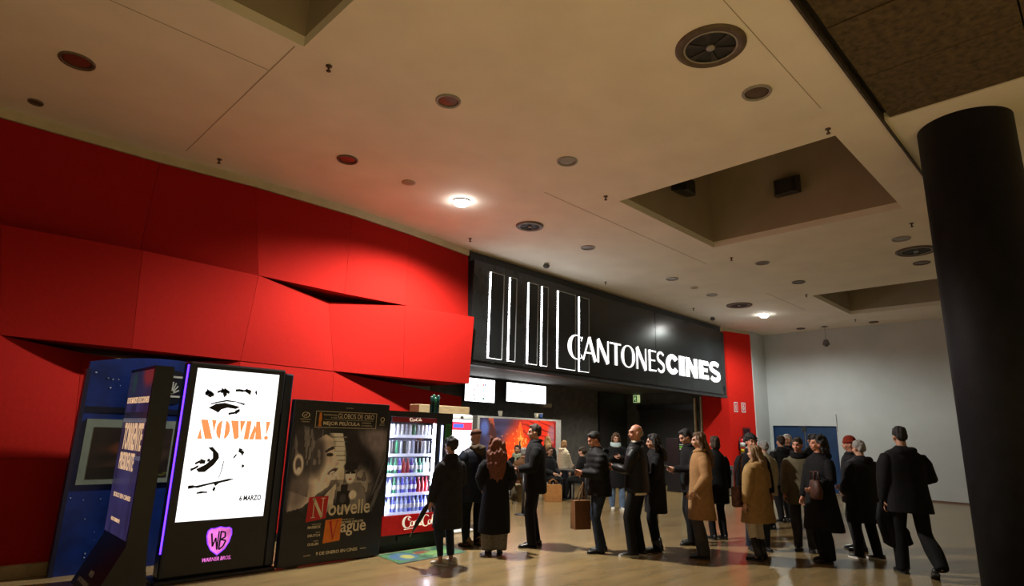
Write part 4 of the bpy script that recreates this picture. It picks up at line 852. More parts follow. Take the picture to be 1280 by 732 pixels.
def person(label, pos, face, h=1.72, build=1.0, skin='fair', lean=0.0, hy=0, hp=0, hands=None, feet=None, curl=(.5, .5), top=None, legs=None, shoe=None, hair=None, extras=(), seat=None, voxel=.0115, group=None, faced=True, palm=None):
    """one standing or seated person; local forward is +Y, right is +X, all lengths for a 1.75 m figure"""
    k = h/1.75; seed = sum(ord(c)*(i+1) for i, c in enumerate(label)) % 9973
    root = thing('person', label, 'person', (pos[0], pos[1], 0), group); root.rotation_euler = (0, 0, math.radians(face-90))
    V = lambda x, y, z: Vector((x*k, y*k, z*k))
    zo = 0.0
    if seat is not None: zo = seat/k-.86          # pelvis drops so that the seat carries the figure
    ln = lambda z: lean*max(0, z-.95)
    B = lambda x, y, z: V(x*(build if z < 1.45 else 1), y+ln(z), z+zo)
    hips = [B(s*.095, 0, .92) for s in (-1, 1)]; sh = [B(s*.175, -.01, 1.395) for s in (-1, 1)]
    feet = feet or [(-.11, 0, 0, 0), (.11, .02, 0, 0)]
    hands = hands or [(-.25, .03, .82), (.25, .03, .82)]
    if seat is not None: hands = [(a, b, c+zo) if c > .6 or True else (a, b, c) for a, b, c in hands]
    ank = [V(f[0], f[1]-(.03 if len(f) > 3 and f[3] else 0), .085+(f[3] if len(f) > 3 else 0)) for f in feet]
    knee = []
    for i in (0, 1):
        kn, a2 = ik(hips[i], ank[i], .43*k, .42*k, (feet[i][0]*.3, 1, .25 if seat is None else 1.0)); knee.append(kn); ank[i] = a2
    elb, wr = [], []
    for i in (0, 1):
        s = -1 if i == 0 else 1
        e, w = ik(sh[i], V(*hands[i]) + V(0, ln(hands[i][2]-zo), 0), .285*k, .255*k, (s*.45, -.85, -.25)); elb.append(e); wr.append(w)
    # ---- head frame
    nb = B(0, -.005, 1.45); Rm = Matrix.Rotation(math.radians(hy), 3, 'Z') @ Matrix.Rotation(math.radians(-hp), 3, 'X')
    HP = B(0, .005, 1.52)
    Hd = lambda x, y, z: HP+Rm @ Vector((x*k, y*k, (z-1.52)*k))
    # ---- body: one continuous skin
    b = MB()
    def e(mb, c, r, rot=Rm): mb.ell(c, tuple(q*k for q in r), 14, 9, rot)
    e(b, Hd(0, -.012, 1.652), (.073, .092, .090)); e(b, Hd(0, .020, 1.600), (.060, .070, .082)); e(b, Hd(0, .058, 1.548), (.030, .026, .022)); e(b, Hd(0, .030, 1.562), (.050, .050, .030))
    e(b, Hd(0, .072, 1.658), (.052, .022, .014)); e(b, Hd(0, .098, 1.603), (.0145, .022, .016)); e(b, Hd(0, .088, 1.622), (.011, .018, .028)); e(b, Hd(0, .080, 1.568), (.026, .016, .014))
    for s in (-1, 1): e(b, Hd(s*.075, -.005, 1.612), (.012, .023, .032)); e(b, Hd(s*.036, .068, 1.598), (.022, .022, .024))
    b.tube([nb-V(0, 0, .03), B(0, .0, 1.50), Hd(0, -.004, 1.58)], [.062*k, .056*k, .055*k], 14)
    e(b, B(0, 0, 1.27), (.140*build, .085, .17), None); e(b, B(0, 0, 1.05), (.130*build, .08, .16), None); e(b, B(0, 0, .94), (.13*build, .08, .11), None)
    b.tube([sh[0]*.85+B(0,0,1.36)*.15-V(0, 0, .05), B(0, 0, 1.385), sh[1]*.85+B(0,0,1.36)*.15-V(0, 0, .05)], [.034*k, .060*k, .034*k], 12)
    for i in (0, 1):
        b.tube([sh[i]*.9+B(0, 0, 1.36)*.1-V(0, 0, .055), elb[i], wr[i]], [.036*k, .034*k, .026*k], 10); b.tube([hips[i], knee[i], ank[i]], [.066*k, .046*k, .033*k], 10)
        b.tube([ank[i]+V(0, -.01, -.01), ank[i]+V(0, .035, -.04)], [.030*k, .024*k], 8)
    # the hands keep their own fine mesh inside the body mesh
    fuse(b, 'body', SKIN[skin], root, voxel, 1)
    hm = MB()
    for i in (0, 1):
        s = -1 if i == 0 else 1; d = (wr[i]-elb[i]).normalized(); pn = (palm[i] if palm else (-s, .2, .1))
        add_hand(hm, wr[i]+d*.01, d, pn, curl[i], k, -s)
    HANDS.append((root, hm, SKIN[skin]))
    # ---- facial features
    if faced:
        for s in (-1, 1):
            m_ = MB(); e(m_, Hd(s*.030, .0845, 1.634), (.0125, .008, .0065)); part('eye', m_.mesh('eye'), pm('eye_dark', (.035, .022, .016), .3), root)
            m_ = MB(); e(m_, Hd(s*.032, .087, 1.655), (.021, .007, .0045)); part('eyebrow', m_.mesh('eyebrow'), hair[1] if hair and hair[0] != 'bald' else pm('brow_grey', (.10, .08, .06), .8), root)
        m_ = MB(); e(m_, Hd(0, .093, 1.568), (.023, .007, .007)); part('lips', m_.mesh('lips'), pm('lips', (.30, .10, .085), .5), root)
    # ---- top garment
    if top:
        st = top; c = MB(); pf = st.get('puff', 0.0); hem = st.get('hem', .80); fl = st.get('flare', 0.0); nm = st.get('name', 'jacket')
        prof = [(1.515, .064, .062), (1.49, .078, .074), (1.465, .108, .086), (1.435, .148, .100), (1.40, .180, .114), (1.34, .200, .130), (1.24, .208, .142), (1.08, .200, .144), (.95, .207, .156)]; pf = pf+.006
        z = .95; R = []
        while z > hem+.06:
            z -= .11; t_ = min(1, (.95-z)/.5); prof.append((max(z, hem),   .210+fl*t_, .160+fl*.8*t_))
            if z <= hem: break
        if prof[-1][0] > hem: prof.append((hem, .210+fl*min(1, (.95-hem)/.5), .160+fl*.8*min(1, (.95-hem)/.5)))
        if seat is None:
            for z, rx, ry in prof[::-1]:
                R.append([B((rx+pf*min(1, (1.53-z)*9))*math.cos(a)*(1-.06*abs(math.cos(a))**6), (ry+pf*min(1, (1.53-z)*9))*math.sin(a)+.008, z) for a in [2*PI*j/28 for j in range(28)]])
        else:
            for z, rx, ry in [q for q in prof if q[0] > .80][::-1]:
                R.append([B((rx+pf*min(1, (1.53-z)*9))*math.cos(a), (ry+pf*min(1, (1.53-z)*9))*math.sin(a)+.008, z) for a in [2*PI*j/28 for j in range(28)]])
        c.rings(R)
        for i in (0, 1):
            d = (wr[i]-elb[i]).normalized(); s = -1 if i == 0 else 1; q = st.get('sleeve', 1.0)
            c.tube([sh[i]+V(-s*.06, 0, -.05), sh[i]+V(s*.000, 0, -.046), sh[i]*.62+elb[i]*.38, elb[i], (elb[i]+wr[i])*.5, wr[i]+d*.008*k], [(.050+pf*.6)*k*q, (.068+pf*.7)*k*q, (.072+pf)*k*q, (.066+pf)*k*q, (.058+pf*.8)*k*q, (.045+pf*.5)*k*q], 14)
        fuse(c, nm, st['mat'], root, voxel*1.15, 2, quilt(seed, .007, .085*k) if st.get('quilt') else folds(seed, .010))
        if st.get('collar'):
            m_ = MB(); n = 22; P = []
            for j in range(n): a = 2*PI*j/n; P.append(B(.085*math.cos(a), .080*math.sin(a), 1.485-.02*math.sin(a)))
            P.append(P[0]); m_.tube(P, .026*k, 8); fuse(m_, 'collar', st.get('cmat', st['mat']), root, .010, 1)
        if st.get('hood'):   # hood lying on the shoulders
            m_ = MB(); P = []
            for j in range(17): a = PI*1.08+PI*.84*j/16; P.append(B(.120*math.cos(a), .095*math.sin(a)-.02, 1.475-.03*abs(math.sin(a))))
            m_.tube(P, [(.028+.034*math.sin(PI*j/16))*k for j in range(17)], 10); e(m_, B(0, -.105, 1.40), (.095, .055, .085), None); e(m_, B(0, -.11, 1.46), (.085, .05, .045), None)
            fuse(m_, 'hood', st.get('hmat', st['mat']), root, .012, 2, curls(seed, .010) if st.get('fur') else folds(seed, .006, 18))
        if st.get('scarf'):
            m_ = MB(); P = [B(.095*math.cos(a), .090*math.sin(a)+.005, 1.49-.015*math.sin(a)) for a in [2*PI*j/20 for j in range(21)]]
            m_.tube(P, .042*k, 10); P = [B(.100*math.cos(a), .10*math.sin(a)+.01, 1.455-.02*math.sin(a)) for a in [2*PI*j/20 for j in range(21)]]; m_.tube(P, .038*k, 10)
            if st.get('tails', True): m_.tube([B(.03, .11, 1.44), B(.035, .15, 1.32), B(.03, .155, 1.18)], [.03*k, .034*k, .03*k], 8)
            fuse(m_, 'scarf', st['scarf'], root, .010, 1, folds(seed+3, .008, 22))
        if st.get('shirt'):   # pale shirt hem below the jacket
            m_ = MB(); R = [[B(.185*math.cos(a), .130*math.sin(a)+.01, z) for a in [2*PI*j/24 for j in range(24)]] for z in (hem-.035, hem+.05)]
            m_.rings(R); part('shirt_hem', m_.mesh('shirt'), st['shirt'], root); m_ = MB(); P = [B(.072*math.cos(a), .068*math.sin(a)-.002, 1.505+.006*math.sin(a)) for a in [2*PI*j/18 for j in range(19)]]; m_.tube(P, .013*k, 8); part('shirt_collar', m_.mesh('shirt'), st['shirt'], root)
    # ---- trousers
    if legs:
        m_ = MB(); wd = legs.get('wide', 1.0); hz = legs.get('hem', .045)
        e(m_, B(0, 0, .95), (.165*build, .118, .13), None)
        for i in (0, 1):
            d = (ank[i]-knee[i]).normalized(); end = ank[i]+d*(.085-hz)*k if seat is None else ank[i]+d*.03*k; kk = .078+.02*(wd-1); ka = .060*wd
            if hz > .09: end = ank[i]-d*(hz-.085)*k
            m_.tube([hips[i]+V(0, 0, .04), hips[i]*.7+knee[i]*.3, knee[i], (knee[i]+ank[i])*.5, end], [.100*k*build**.5, .094*k, kk*k, .068*wd*k, ka*k], 14)
        fuse(m_, legs.get('name', 'trousers'), legs['mat'], root, voxel*1.15, 1, folds(seed+5, .009, 14))
        if legs.get('skirt'):
            m_ = MB(); s0 = legs['skirt']; m_.rings([[B(rx*math.cos(a), ry*math.sin(a), z) for a in [2*PI*j/28 for j in range(28)]] for z, rx, ry in ((s0[0], s0[1], s0[1]*.72), ((s0[0]+.95)/2, .185, .135), (.98, .165, .12))]); fuse(m_, 'skirt', s0[2], root, .013, 1, folds(seed+6, .012, 12))
    # ---- shoes
    if shoe:
        for i in (0, 1):
            ya = math.radians(feet[i][2] if len(feet[i]) > 2 else 0); lift = feet[i][3] if len(feet[i]) > 3 else 0
            Rz = Matrix.Rotation(ya, 3, 'Z') @ Matrix.Rotation(-math.atan2(lift, .20), 3, 'X'); c0 = V(feet[i][0], feet[i][1], 0)+Vector((0, 0, 0))
            piv = Vector((0, .13*k, 0)); F = lambda p: c0+piv+Rz @ (Vector(p)*k-piv)+Vector((0, 0, 0))
            m_ = MB(); R = []
            for y, hw, zt in ((-.075, .022, .06), (-.065, .034, .085), (-.02, .037, .095), (.04, .038, .085), (.09, .043, .062), (.14, .043, .050), (.175, .032, .042), (.192, .012, .034)):
                R.append([F((hw*math.cos(a), y, .018+(zt-.018)*(.5+.5*math.sin(a)) if math.sin(a) > 0 else .018+(.5*(zt-.018))*(1+math.sin(a)))) for a in [2*PI*j/14 for j in range(14)]])
            m_.rings(R)
            if shoe.get('shaft'): m_.tube([F((0, -.022, .05)), ank[i]*.5+knee[i]*0+F((0, -.02, .10))*.5, ank[i]+(knee[i]-ank[i]).normalized()*shoe['shaft']*k], [.048*k, .054*k, .070*k], 12)
            o = part('boot' if shoe.get('shaft') else 'shoe', m_.mesh('shoe'), shoe['mat'], root)
            m_ = MB(); poly = [(hw*sx, y) for y, hw in ((-.078, .02), (-.066, .036), (-.02, .039), (.04, .040), (.09, .046), (.14, .046), (.178, .034), (.195, .012)) for sx in (1,)]
            poly = poly+[(-a, y) for a, y in poly[::-1]]
            m_.rings([[F((a, y, z)) for a, y in poly] for z in (0.001, shoe.get('sole', .02))]); q = part('sole', m_.mesh('sole'), shoe.get('smat', pm('black_rubber', (.012, .012, .012), .7)), root, False)
    # ---- hair or headgear
    if hair:
        style, hm_ = hair[0], hair[1]; m_ = MB(); dz = None; nm = 'hair'; vx = .0105
        if style in ('short', 'curly', 'curlybob', 'long', 'longcurly', 'bob', 'grey'):
            e(m_, Hd(0, -.020, 1.672), (.082, .094, .083)); e(m_, Hd(0, -.058, 1.625), (.070, .052, .070)); e(m_, Hd(0, .036, 1.722), (.057, .036, .022))
            for s in (-1, 1): e(m_, Hd(s*.066, -.012, 1.655), (.016, .042, .038))
        if style == 'curly':
            r = random.Random(seed)
            for q in range(60):
                a, t_ = r.uniform(0, 2*PI), r.uniform(-.35, 1.0); rr_ = math.sqrt(max(0, 1-t_*t_)); y_ = math.sin(a)*rr_
                if t_ < .25 and y_ > .2: continue
                e(m_, Hd(.085*math.cos(a)*rr_, .095*y_-.020, 1.665+.085*t_), (.026, .026, .026))
            dz = curls(seed, .008)
        elif style == 'curlybob':
            r = random.Random(seed); e(m_, Hd(0, -.045, 1.575), (.095, .075, .085))
            for q in range(110):
                a, z_ = r.uniform(0, 2*PI), r.uniform(1.47, 1.75); t_ = (z_-1.665)/.095; rr_ = math.sqrt(max(.05, 1-t_*t_)) if t_ > 0 else 1+.25*min(1, -t_); y_ = math.sin(a)
                if z_ < 1.70 and y_ > .15: continue
                e(m_, Hd(.092*math.cos(a)*rr_, .095*y_*rr_-.025, z_), (.027, .027, .030))
            dz = curls(seed, .007)
        elif style == 'short': dz = strands(seed, .004)
        elif style == 'grey': dz = curls(seed, .005, 60)
        elif style in ('long', 'longcurly'):
            L = hair[2] if len(hair) > 2 else 1.28; cw = .092 if style == 'long' else .150
            R = []; n = 9
            for q in range(n):
                t_ = q/(n-1); z = 1.66-(1.66-L)*t_; w = .078+(cw-.070)*math.sin(PI*min(1, t_*.9))*1.0-.02*t_*t_; y0 = -.055-.075*min(1, t_*1.6)
                c0 = Hd(0, y0, z) if z > 1.5 else B(0, y0-.012, z)+Vector((HP-B(0, .005, 1.52)))
                R.append([c0+Vector((w*k*math.cos(a), .046*k*math.sin(a), 0)) for a in [2*PI*j/16 for j in range(16)]])
            m_.rings(R)
            for s in (-1, 1): m_.tube([Hd(s*.070, .005, 1.68), Hd(s*.084, -.005, 1.60), Hd(s*.088, -.02, 1.52), B(s*.085, .0, 1.44)], [.026*k, .028*k, .030*k, .022*k], 8)
            if style == 'longcurly':
                r = random.Random(seed)
                for q in range(70):
                    t_ = r.random(); z = 1.70-(1.70-L)*t_; a = r.uniform(PI*.97, 2.03*PI); w = .095+.055*math.sin(PI*min(1, t_*1.1))
                    c0 = Hd(w*math.cos(a), -.03-.06*min(1, t_*1.5)+.05*math.sin(a), z) if z > 1.5 else B(w*math.cos(a), -.10+.05*math.sin(a), z)
                    e(m_, c0, (.026, .020, .085))
                ga, gb = curls(seed, .002, 60), strands(seed+1, .006, 50); dz = lambda c, ga=ga, gb=gb: ga(c)+gb(c)
            else: dz = strands(seed, .007)
        elif style == 'bob':
            e(m_, Hd(0, -.035, 1.585), (.090, .075, .085)); dz = strands(seed, .006)
        elif style == 'bald':
            e(m_, Hd(0, -.034, 1.618), (.0765, .078, .062)); vx = .0095
        elif style == 'cap':
            nm = 'cap'; e(m_, Hd(0, -.015, 1.690), (.088, .102, .062)); e(m_, Hd(0, .075, 1.675), (.060, .055, .014)); vx = .011
        elif style == 'beanie':
            nm = 'beanie'; e(m_, Hd(0, -.012, 1.685), (.088, .100, .085)); m_.tube([Hd(.088*math.cos(a), .098*math.sin(a)-.012, 1.66) for a in [2*PI*j/18 for j in range(19)]], .016*k, 8)
        fuse(m_, nm, hm_, root, vx, 4 if style == 'longcurly' else 1, dz)
    return dict(root=root, wr=wr, elb=elb, Hd=Hd, B=B, k=k, sh=sh, V=V)
HANDS = []
def finish_people():
    run_jobs()
    for root, hm, mat in HANDS:      # join the fingers into the body mesh of the same person
        body = [c for c in root.children if c.name.split('.')[0] == 'body'][0]; me = body.data
        n = len(me.vertices); bm = bmesh.new(); bm.from_mesh(me); tmp = hm.mesh('tmp'); bm.from_mesh(tmp); bm.to_mesh(me); bm.free(); bpy.data.meshes.remove(tmp)
        for p in me.polygons: p.use_smooth = True
def to_world(P, v): return P['root'].matrix_basis @ Vector(v)
def phone(P, i, lab, glow=0, up=(0, 0, 1)):
    """phone held in hand i, its screen turned to the owner's face"""
    c = P['wr'][i]+(P['wr'][i]-P['elb'][i]).normalized()*.085*P['k']+Vector((0, .01, .022)); hd = P['Hd'](0, .09, 1.63); n = (hd-c).normalized(); s = n.cross(Vector((0, 0, 1))).normalized(); u = s.cross(n)
    M3 = P['root'].rotation_euler.to_matrix(); w = P['root'].location+M3 @ c; n, s, u = M3 @ n, M3 @ s, M3 @ u
    t = thing('smartphone', lab, 'phone', tuple(w))
    def bx(name, mat, a, b, d0, d1): MB().prism([(-a, -b), (a, -b), (a, b), (-a, b)], w, -s, u, d0, d1).build(name, mat, t)
    bx('case', pm('phone_case', (.01, .01, .012), .3), .036, .075, -.009, 0); bx('display', pm('phone_glow', (.7, .8, 1), .3, 0, emit=.8) if glow else pm('phone_glass', (.03, .03, .04), .1), .033, .071, 0, .001)
def carrier_bag(name, c, w, d, h, mat, lab, cat='bag', rot=0, handle=.14, hmat=None, cord_to=None):
    t = thing(name, lab, cat, tuple(c)); R = Matrix.Rotation(math.radians(rot), 3, 'Z'); c = Vector(c); q = lambda x, y, z: c+R @ Vector((x, y, z))
    m = MB(); m.rings([[q(sx*w/2*f, sy*d/2*g, z) for sx, sy in ((-1,-1),(0,-1.02),(1,-1),(1.0,0),(1,1),(0,1.02),(-1,1),(-1.0,0))] for z, f, g in ((0, .98, 1), (h*.3, 1, 1), (h*.7, 1.0, .9), (h, .98, .78))])
    m.build('bag_body', mat, t); hm = hmat or mat
    for s in (-1, 1):
        top = q(0, s*d*.2, h+handle) if cord_to is None else Vector(cord_to)
        MB().tube([q(-w*.22, s*d*.36, h-.01), q(-w*.2, s*d*.3, h+handle*.6) if cord_to is None else (q(-w*.2, s*d*.36, h)*.5+top*.5), top, q(w*.2, s*d*.3, h+handle*.6) if cord_to is None else (q(w*.2, s*d*.36, h)*.5+top*.5), q(w*.22, s*d*.36, h-.01)], .006, 6).build('handle', hm, t, True)
    MB().rings([[q(sx*w/2*.985, sy*d/2*.80, z) for sx, sy in ((-1,-1),(1,-1),(1,1),(-1,1))] for z in (h-.03, h+.002)]).build('folded_rim', mat, t)
    return t
c_black = cl('black_wool', (16, 16, 18)); c_black2 = cl('black_nylon', (16, 17, 19), .72, .2, 10, .15, 60); c_char = cl('charcoal_wool', (32, 32, 35)); c_navy = cl('navy_nylon', (18, 24, 38), .55, .2, 10, .2, 60)
c_leather = cl('black_leather', (17, 17, 19), .42, .3, 12, .3, 90); c_tan = cl('camel_wool', (150, 112, 74), .9, .12, 20); c_parka = cl('tan_parka', (152, 120, 76), .8, .15, 14); c_olive = cl('olive_grey_coat', (92, 84, 66), .85, .15, 16)
c_jean = cl('dark_denim', (34, 42, 56), .8, .3, 12, .3, 200); c_bjean = cl('blue_denim', (92, 112, 140), .8, .25, 12, .3, 200); c_trou = cl('black_trousers', (16, 16, 18)); c_gtrou = cl('grey_trousers', (62, 60, 60)); c_dgtrou = cl('dark_grey_trousers', (50, 50, 52))
c_tweed = cl('grey_tweed', (120, 112, 100), .9, .35, 60); c_pale = cl('pale_cotton', (206, 192, 172), .85, .08); c_scarf = cl('pale_blue_scarf', (170, 190, 192), .9, .15, 30); c_bsc = cl('black_knit', (16, 16, 18), .95, .3, 40, .5, 120)
c_beige = cl('beige_coat', (150, 140, 118), .85, .12); c_white = cl('white_padded', (206, 198, 176), .8, .08); c_brown = cl('brown_jacket', (92, 62, 40), .8, .2); c_pink = cl('pink_knit', (176, 104, 92), .9, .15, 40); c_sage = cl('sage_jumper', (150, 160, 140), .9, .15, 30)
h_black = pm('black_hair', (.010, .008, .008), .75, .3, 60); h_dark = pm('dark_brown_hair', (.030, .017, .010), .75, .35, 60); h_brown = pm('brown_hair', (.085, .045, .022), .75, .4, 50); h_red = pm('auburn_hair', (.13, .036, .015), .75, .45, 45); h_blond = pm('blond_hair', (.36, .22, .095), .75, .35, 50)
h_grey = pm('grey_hair', (.22, .21, .20), .6, .35, 50); h_white = pm('white_hair', (.52, .50, .48), .6, .25, 50); h_stub = pm('grey_stubble', (.30, .24, .20), .7, .2, 90); f_fur = cl('brown_fur', (74, 62, 50), .95, .5, 60, .6, 120)
s_black = dict(mat=pm('black_shoe_leather', (.012, .012, .013), .35)); s_white = dict(mat=pm('white_canvas', (.62, .58, .50), .7), smat=pm('white_rubber', (.6, .58, .54), .6)); s_snk = dict(mat=s_black['mat'], smat=MATS['white_rubber'], sole=.026); s_boot = dict(mat=s_black['mat'], shaft=.10); s_tall = dict(mat=s_black['mat'], shaft=.26); s_tanb = dict(mat=pm('tan_suede', (.20, .105, .05), .8), shaft=.03)
Q = 'people queuing and waiting in the lobby'
def coat(mat, hem=.48, flare=.06, **kw): return dict(dict(mat=mat, hem=hem, flare=flare, name='coat'), **kw)
def jkt(mat, hem=.80, **kw): return dict(dict(mat=mat, hem=hem, name='jacket'), **kw)
PH = [(-.07, .30, 1.13), (.08, .28, 1.12)]     # both hands before the belly
P1 = person('short person in knee-length dark coat and white shoes facing the vending machine', (5.10, 6.24), 88, 1.55, .98, 'mid', 0, 10, 8, [(-.26, .10, .80), (.20, .22, .98)], [(-.10, .0, 25), (.10, .02, 18)], top=coat(c_char, .50, .035, collar=1), legs=dict(mat=c_jean, wide=.86, hem=.12), shoe=s_white, hair=('curly', h_black), group=Q)
P2 = person('man in navy padded coat with fur hood and brown cap at the white kiosk', (6.20, 6.98), 78, 1.68, 1.08, 'mid', .04, 8, 10, [(-.16, .26, 1.08), (.20, .24, 1.05)], [(-.12, .0, 22), (.12, .08, 10)], top=coat(c_navy, .66, .03, puff=.025, hood=1, hmat=f_fur, fur=1), legs=dict(mat=c_trou), shoe=s_tanb, hair=('cap', cl('brown_felt', (86, 56, 44))), group=Q)
P3 = person('woman with long curly auburn hair in a long black coat, seen from behind', (6.07, 6.40), 48, 1.56, 1.02, 'fair', 0, 0, 0, [(-.22, .12, .95), (.22, .16, .98)], [(-.09, 0, 8), (.10, .01, -6)], top=coat(c_black, .31, .05), legs=dict(mat=c_tweed, wide=1.65, hem=.06), shoe=s_black, hair=('longcurly', h_red, 1.14), group=Q, faced=False)
P4 = person('dark-haired man all in black standing in profile before the flame display', (6.93, 6.43), 137, 1.78, 1.04, 'fair', .02, 0, 6, [(-.10, .28, 1.08), (.10, .27, 1.06)], [(-.11, .05, 6), (.11, -.04, -8)], top=jkt(c_black, .76, collar=1, puff=.006), legs=dict(mat=c_trou, wide=1.15), shoe=s_black, hair=('short', h_dark), curl=(.9, .9), group=Q)
P5 = person('young man in black padded jacket and jeans reading his phone beside a paper bag', (7.39, 5.57), 142, 1.70, 1.04, 'warm', .05, 0, 26, [(-.07, .27, 1.13), (.06, .26, 1.11)], [(-.11, .03, 8), (.11, -.06, -12)], (1.0, .9), top=jkt(c_black2, .80, puff=.022, hood=1, quilt=1), legs=dict(mat=c_jean, wide=1.02), shoe=s_black, hair=('short', h_black), group=Q)
P6 = person('bald man in black leather jacket and white-toed sneakers, seen from behind', (7.57, 5.03), 108, 1.81, 1.12, 'warm', .0, 38, 4, [(-.13, .30, 1.16), (.25, .04, .88)], [(-.12, .05, 30), (.12, .0, -6)], (1.0, .6), top=jkt(c_leather, .84, collar=1, shirt=c_pale), legs=dict(mat=c_trou, wide=1.1), shoe=s_snk, hair=('bald', h_stub), group=Q)
P7 = person('woman in black coat with long black hair, half hidden by the bald man', (8.12, 5.08), 128, 1.68, 1.0, 'fair', 0, 0, 8, [(-.12, .26, 1.06), (.27, .02, .80)], [(-.10, .02, 6), (.10, -.03, -6)], top=coat(c_black, .56, .03), legs=dict(mat=c_trou, wide=.9), shoe=s_boot, hair=('long', h_black, 1.34), group=Q)
P8 = person('woman with pale scarf and long black coat facing the camera, holding a phone', (11.82, 8.43), 222, 1.72, 1.0, 'fair', .02, 0, 20, [(-.07, .27, 1.20), (.06, .27, 1.20)], [(-.13, .06, 10), (.10, -.02, -8)], (1.0, 1.0), top=coat(c_black, .50, .05, scarf=c_scarf, tails=False), legs=dict(mat=c_bjean, wide=1.1), shoe=s_white, hair=('long', h_brown, 1.34), group=Q)
P9 = person('woman with long brown hair in a camel coat and grey trousers', (8.27, 4.42), 128, 1.72, .98, 'fair', -.01, 0, 4, [(-.22, .12, .92), (.22, .10, .90)], [(-.09, .03, 8), (.09, -.02, -6)], top=coat(c_tan, .52, .045, collar=1), legs=dict(mat=c_gtrou, wide=1.2), shoe=s_boot, hair=('long', h_brown, 1.24), group=Q)
P10 = person('dark-haired man looking down at his phone behind the camel coat', (9.20, 5.06), 142, 1.79, 1.0, 'fair', .07, 0, 28, [(-.08, .31, 1.12), (.10, .26, 1.10)], [(-.11, .10, 6), (.11, -.02, -8)], (1.0, .8), top=jkt(c_black, .76, collar=1), legs=dict(mat=c_trou), shoe=s_black, hair=('short', h_black), group=Q)
P11 = person('dark-clothed person mostly hidden behind the camel coat', (9.95, 5.03), 60, 1.68, 1.0, 'fair', 0, 0, 0, None, None, top=coat(c_black, .6, .02), legs=dict(mat=c_trou), shoe=s_black, hair=('bob', h_dark), group=Q, faced=False, voxel=.015)
P12 = person('woman in tan hooded parka with pale leggings and black boots', (8.78, 3.83), 82, 1.56, 1.18, 'fair', .0, 12, 0, [(-.33, .02, .82), (.20, .22, 1.02)], [(-.10, .0, 12), (.10, .04, 8)], top=coat(c_parka, .56, .085, hood=1, puff=.012), legs=dict(mat=c_pale, wide=.95, name='leggings', hem=.30), shoe=s_tall, hair=('long', pm('dark_blond_hair', (.17, .10, .045), .75, .35, 50), 1.40), group=Q)
P13 = person('curly-haired man facing the camera behind the tan parka', (9.56, 4.22), 228, 1.72, 1.05, 'warm', 0, 0, 4, [(-.26, .04, .82), (.27, .03, .80)], [(-.12, .02, 6), (.12, 0, -8)], top=jkt(c_black, .74, puff=.012, collar=1), legs=dict(mat=c_jean, wide=1.1), shoe=s_black, hair=('curly', h_black), group=Q)
P14 = person('grey-haired person in a pale beige coat, seen from behind between two dark coats', (11.85, 4.98), 62, 1.62, 1.06, 'fair', 0, 0, 0, None, None, top=coat(c_beige, .66, .03), legs=dict(mat=c_trou), shoe=s_black, hair=('grey', h_grey), group=Q, faced=False, voxel=.014)
P15 = person('man in black padded jacket seen from behind before the blue door', (13.20, 5.18), 55, 1.74, 1.10, 'fair', 0, 0, 0, None, [(-.11, 0, 8), (.12, .05, -6)], top=jkt(c_black2, .74, puff=.03, quilt=1, hood=1), legs=dict(mat=c_trou), shoe=s_black, hair=('short', h_dark), group=Q, faced=False, voxel=.014)
P16 = person('white-haired person in black turned to the left before the blue door', (13.78, 5.26), 150, 1.78, 1.04, 'fair', 0, 10, 4, None, None, top=coat(c_black, .60, .02, collar=1), legs=dict(mat=c_trou), shoe=s_black, hair=('grey', h_white), group=Q, voxel=.014)
P17 = person('dark-haired person seen over a shoulder at the middle of the blue door', (14.20, 4.90), 50, 1.80, 1.0, 'fair', 0, 0, 0, None, None, top=coat(c_black, .60, .02), legs=dict(mat=c_trou), shoe=s_black, hair=('short', h_black), group=Q, faced=False, voxel=.015)
P18 = person('short-haired woman in olive-grey coat with thick black scarf', (10.12, 3.71), 196, 1.69, 1.0, 'warm', 0, -14, 6, [(-.22, .12, .88), (.24, .10, .86)], [(-.10, .04, 10), (.11, -.02, -10)], top=coat(c_olive, .70, .02, scarf=c_bsc, tails=False, puff=.008), legs=dict(mat=c_dgtrou, wide=1.1), shoe=s_black, hair=('short', h_dark), group=Q)
P19 = person('woman with dark curly hair in a long black coat with a brown handbag', (9.46, 3.19), 146, 1.72, 1.08, 'warm', 0, -8, 0, [(-.18, .24, 1.02), (.26, .14, .80)], [(-.10, .06, 8), (.11, -.06, -8)], (.8, .6), top=coat(c_black, .42, .085, hood=1, hmat=c_bsc, fur=1), legs=dict(mat=c_trou, wide=1.5), shoe=s_black, hair=('curlybob', h_black), group=Q)
P20 = person('grey-haired person in long black hooded padded coat, back turned', (10.13, 2.82), 62, 1.67, 1.24, 'fair', .02, 0, 6, [(-.20, .20, .98), (.22, .20, .98)], [(-.12, .10, 10), (.11, -.02, 20)], top=coat(c_black2, .54, .02, puff=.026, hood=1), legs=dict(mat=c_trou, wide=1.1), shoe=s_snk, hair=('grey', h_grey), group=Q, faced=False)
P21 = person('person in rust-red beanie and dark grey jacket behind the hooded coat', (10.92, 3.18), 118, 1.73, 1.0, 'warm', 0, 0, 4, [(-.20, .18, 1.0), (.24, .05, .84)], None, top=jkt(c_char, .72, puff=.012, collar=1), legs=dict(mat=c_dgtrou), shoe=s_black, hair=('beanie', cl('rust_knit', (130, 44, 30), .9, .3, 50)), group=Q)
P22 = person('tall man in black coat walking away on the right, carrying a jacket', (9.44, 2.12), 36, 1.86, 1.14, 'mid', .02, 0, 10, [(-.28, .04, .80), (.20, .26, 1.08)], [(-.09, .16, 4, 0), (.15, -.22, -20, .075)], top=coat(c_black, .72, .03, puff=.012, hood=1), legs=dict(mat=c_trou, wide=1.25), shoe=s_black, hair=('short', h_black), group=Q, faced=False)
